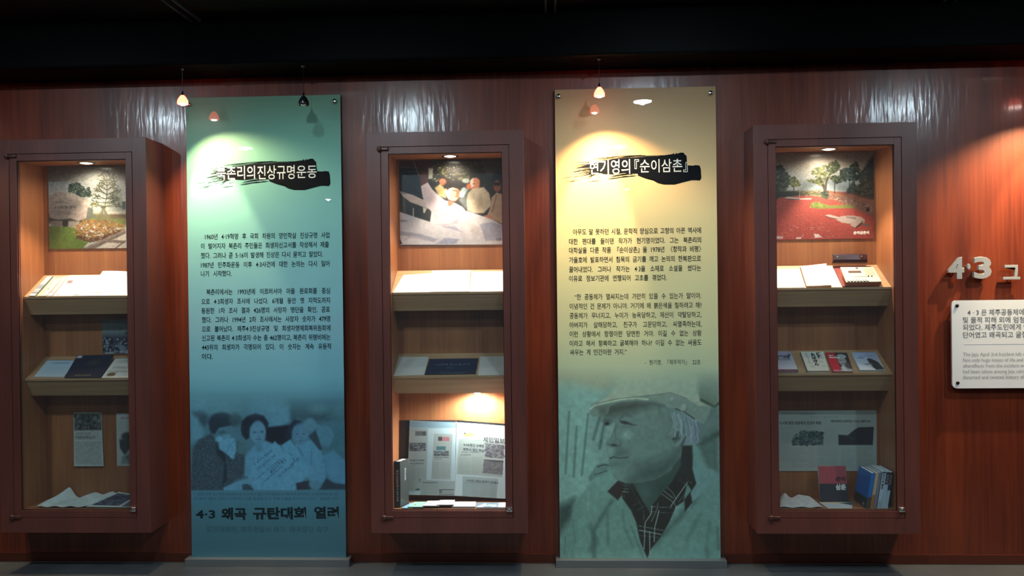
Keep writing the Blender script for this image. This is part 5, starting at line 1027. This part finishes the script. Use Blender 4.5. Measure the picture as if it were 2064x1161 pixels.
# magazine and papers on the floor of the right case
def pmag(p): p.C[:] = (186, 190, 190); p.poly([(0, 0), (100, 0), (80, 26), (0, 20)], (206, 180, 140), 8); p.poly([(58, 20), (100, 0), (100, 100), (100, 60)], (60, 76, 92), 3); p.textlines(10, 40, 60, 90, 6, (160, 162, 162), .5, 2)
tag(sheet('open_magazine', Fq(2, [(.352, -.152), (.470, -.152), (.512, -.055), (.345, -.055)], .3292), .004, pmag, n=(60, 40)), 'open magazine with a dark blue page lying before the pink book', 'magazine')
tag(sheet('crumpled_paper', Fq(2, [(.120, -.152), (.332, -.152), (.318, .000), (.170, .000)], .3310), .0008, lambda p: p.grain(.05, 9, 9, 2), base=(196, 192, 188), n=(50, 30), curl=lambda s, t: .004+.026*t*np.exp(-((s-.12)/.14)**2)+.020*t*np.exp(-((s-.7)/.3)**2)+.0025*np.sin(s*16+t*5)), 'crumpled white paper at the foot of the right case', 'paper')

# ================================================================== right-hand wall: raised letters and the white plaque
ls = thing('letter_sign', 'raised grey metal letters reading 4·3 above the white plaque', 'sign', (2.2, -.01, 1.45))
def letter(nm, s, x0, x1, zc, size, bold, kx=None):
    v, f = glyphs(s, bold, extrude=.055, bev=.004); h = v[:, 1]; x = (v[:, 0]-v[:, 0].min()); x = x0+x/x.max()*(x1-x0)
    z = zc+(h-(h.max()+h.min())/2)*size; y = -.026-v[:, 2]*size
    me = bpy.data.meshes.new(nm); me.from_pydata(np.stack([x, y, z], 1).tolist(), [], f); me.update(); o = mesh_obj(nm, me, LETM, ls)
    bm = bmesh.new(); lathe(bm, [(.004, 0), (.004, .022)], ((x0+x1)/2+(x1-x0)*(.18 if s == '4' else 0), 0, zc+(.0 if s != '그' else -.028)), 10, (0, -1, 0)); obj('stud', bm, STEEL, o)
letter('numeral', '4', 2.034, 2.113, 1.505, .142, .035); letter('dot', '·', 2.129, 2.145, 1.512, .125, .05); letter('numeral', '3', 2.160, 2.247, 1.505, .142, .035); letter('syllable', '그', 2.304, 2.388, 1.481, .098, .03)
pq = thing('plaque', 'white rounded plaque with Korean and English text at the right edge', 'plaque', (2.4, -.02, 1.12))
bm = bmesh.new(); X0, X1, Z0, Z1, r = 2.051, 2.80, .899, 1.342, .024; pts = []
for cx, cz, a0 in ((X1-r, Z1-r, 0), (X0+r, Z1-r, 90), (X0+r, Z0+r, 180), (X1-r, Z0+r, 270)):
    for k in range(7): a = math.radians(a0+k*15); pts.append((cx+r*math.cos(a), cz+r*math.sin(a)))
fa = bm.faces.new([bm.verts.new((x, -.030, z)) for x, z in pts]); 
if fa.normal.y > 0: fa.normal_flip()
ret = bmesh.ops.extrude_face_region(bm, geom=[fa]); bmesh.ops.translate(bm, verts=[e for e in ret['geom'] if isinstance(e, bmesh.types.BMVert)], vec=(0, .010, 0)); bmesh.ops.recalc_face_normals(bm, faces=bm.faces)
obj('board', bm, PLQM, pq)
for x in (X0+.026, X1-.026):
    for z in (Z0+.028, Z1-.026):
        bm = bmesh.new(); lathe(bm, [(.004, 0), (.004, .030), (.0085, .0302), (.0085, .0335), (.006, .036), (0, .036)], (x, 0, z), 16, (0, -1, 0)); obj('screw', bm, DKSCR, pq, True)
Q4 = [np.array(p) for p in ((X0, -.030, Z0), (X1, -.030, Z0), (X1, -.030, Z1), (X0, -.030, Z1))]
K = [('4 · 3 은 제주공동체에 엄청난 상처를 남겼다. 인적', 1950, 630, .030), ('및 물적 피해 외에 엄청난 육체적 정신적 상처를', 1941, 645.5, .030), ('되었다. 제주도민에게 ‘4·3’ 은 떨쳐버릴 수 없는', 1941, 660, .030), ('단어였고 왜곡되고 굴절된 역사였다.', 1941, 675.5, .030)]
EN = [('The Jeju April 3rd Incident left deep scars in Jeju.', 1941, 714), ('Not only huge losses of life and property but the', 1941, 725.5), ('aftereffects from the incident were very severe. It', 1941, 737), ('had been taboo among Jeju citizens and a', 1941, 748.5), ('distorted and twisted history of the modern age.', 1941, 760)]
def pq_lines(rows, size, scale, bold):
    out = []
    for row in rows:
        a = at(row[1], row[2], -.030); v, _ = glyphs(row[0], bold); wd = min(float(np.ptp(v[:, 0]))*size*scale, X1-a[0]-.03); out.append((row[0], a[0]-X0, a[0]-X0+wd, Z1-a[2]-(row[2]-640)*0-(0), size, bold))
    return out
write('korean_text', Q4, pq_lines(K, .0335, .98, .008), INKGREY, pq, .0006)
write('english_text', Q4, pq_lines(EN, .0265, .88, .0), INKLG, pq, .0006)
bx('divider_line', INKLG, pq, X0+.058, X1-.058, -.0306, -.0298, 1.1195, 1.1205)

# ================================================================== pendant spotlights under the soffit
def pendant(label, x, z, lit, aim=None, boost=1., group='small pendant spotlights'):
    t = thing('pendant_spotlight', label, 'lamp', (x, -.22, 2.548), group); y = -.22
    bm = bmesh.new(); lathe(bm, [(.014, 0), (.014, .004), (.004, .012), (0, .012)], (x, y, 2.548), 16); obj('ceiling_rose', bm, BLACKM, t, True)
    bm = bmesh.new(); lathe(bm, [(.0012, 0), (.0012, 2.548-z-.040)], (x, y, 2.545), 8); obj('cord', bm, BLACKM, t)
    bm = bmesh.new(); lathe(bm, [(0, 0), (.004, 0), (.005, .016), (.006, .020)], (x, y, z+.048), 14, caps=False); obj('socket', bm, BLACKM, t, True)
    bm = bmesh.new(); lathe(bm, [(.005, 0), (.010, .003), (.018, .014), (.025, .028), (.0265, .040), (.025, .046), (.0235, .046), (.0245, .040), (.023, .029), (.016, .016), (.008, .006)], (x, y, z+.030), 26, caps=False)
    obj('lamp_shade', bm, REDGL if lit else BLACKM, t, True)
    bm = bmesh.new(); lathe(bm, [(0, 0), (.006, 0), (.013, .010), (.0175, .022), (.019, .030), (.016, .0405), (.008, .047), (0, .049)], (x, y, z+.026), 18); obj('bulb', bm, BULB if lit else CHROME, t, True)
    if lit:
        L0 = (x, y-.0, z-.027)
        spot('wide_beam', t, L0, (x+aim[0], y+.02, z-.8), LV['pend_wide']*boost, 116, .6, WARM, .010); spot('core_beam', t, L0, (x+aim[1], y+.13, z-.4), LV['pend_core'], 42, .55, WARM, .010)
    
    return t
REDGL = mat('glowing_red_glass', (.5, .03, .02), .3, emit=(1.0, .09, .05), es=9)
BULB = mat('halogen_bulb', (1, 1, 1), .5, emit=(1.0, .90, .80), es=60)
pendant('lit red-glowing pendant spotlight at the top left corner of the teal panel', -1.789, 2.383, True, (.30, .06))
pendant('unlit black pendant spotlight hanging before the teal panel', -1.178, 2.366, False)
pendant('lit red-glowing pendant spotlight hanging before the tan panel', .282, 2.377, True, (.10, -.01))
pendant('lit pendant spotlight beyond the right edge above the plaque', 2.52, 2.377, True, (-.1, -.03), 2.2)
pendant('lit pendant spotlight beyond the left case', -3.16, 2.377, True, (.05, .02))

# ================================================================== ceiling downlights of the room
def downlight(label, x, y, power, ang, col, es, tilt=(0, 0), r=.066, emitcol=None):
    t = thing('ceiling_downlight', label, 'light', (x, y, 2.77), 'round ceiling downlights of the hall')
    bm = bmesh.new(); lathe(bm, [(r, 0), (r+.02, 0), (r+.018, .006), (r+.004, .008), (r, .004)], (x, y, 2.77), 28, caps=False); obj('trim_ring', bm, STEEL, t, True)
    bm = bmesh.new(); lathe(bm, [(0, .001), (r, .001), (r, .0095), (0, .010)], (x, y, 2.77), 28)
    obj('diffuser', bm, mat('diffuser_%d_%d' % (es, int(col[2]*100)), (1, 1, 1), .5, emit=emitcol or col, es=es), t, True)
    if power: spot('beam', t, (x, y, 2.757), (x+tilt[0], y+tilt[1], 1.0), power, ang, .7, col, .018)
ROWN = ['over the left case', 'over the middle case', 'over the tan panel', 'over the right case']
for k, (x, y) in enumerate(((-2.89, -1.9), (-1.01, -1.99), (.73, -1.7), (2.71, -2.0))): downlight('bright round ceiling downlight in the row nearest the wall, '+ROWN[k], x, y, LV['row_a'], 150, COOL, 130, (0, .9), emitcol=(.62, .80, 1.0))
for k, (x, y) in enumerate(((-2.79, -3.23), (.74, -3.53))): downlight('round downlight of the second row, '+('left' if k == 0 else 'right')+' of the camera', x, y, LV['row_b'], 150, COOL, 60, (0, 1.2))
for k, (x, y) in enumerate(((-4.51, -6.6), (-3.22, -7.54), (1.17, -6.87))): downlight('round downlight deep in the hall, number %s from the left' % ('one', 'two', 'three')[k], x, y, LV['row_c'], 150, (1, .9, .8) if k else COOL, 50 if k != 2 else 26, (0, 1.5), r=(.075, .045, .030)[k])
for k, (x, tx) in enumerate(((-1.24, -.1), (.62, -.35))):
    downlight('small ceiling spotlight just before the %s panel' % ('teal', 'tan')[k], x, -.95, LV['front'], 105, (.62, .90, 1.0), 30, (tx, .62), r=.035)
downlight('small ceiling spotlight before the white plaque', 2.85, -.95, LV['front']*5, 66, (1.0, .85, .70), 30, (-.30, .95), r=.035)
bpy.data.objects.remove(_fo); bpy.data.scenes.remove(_sc2)
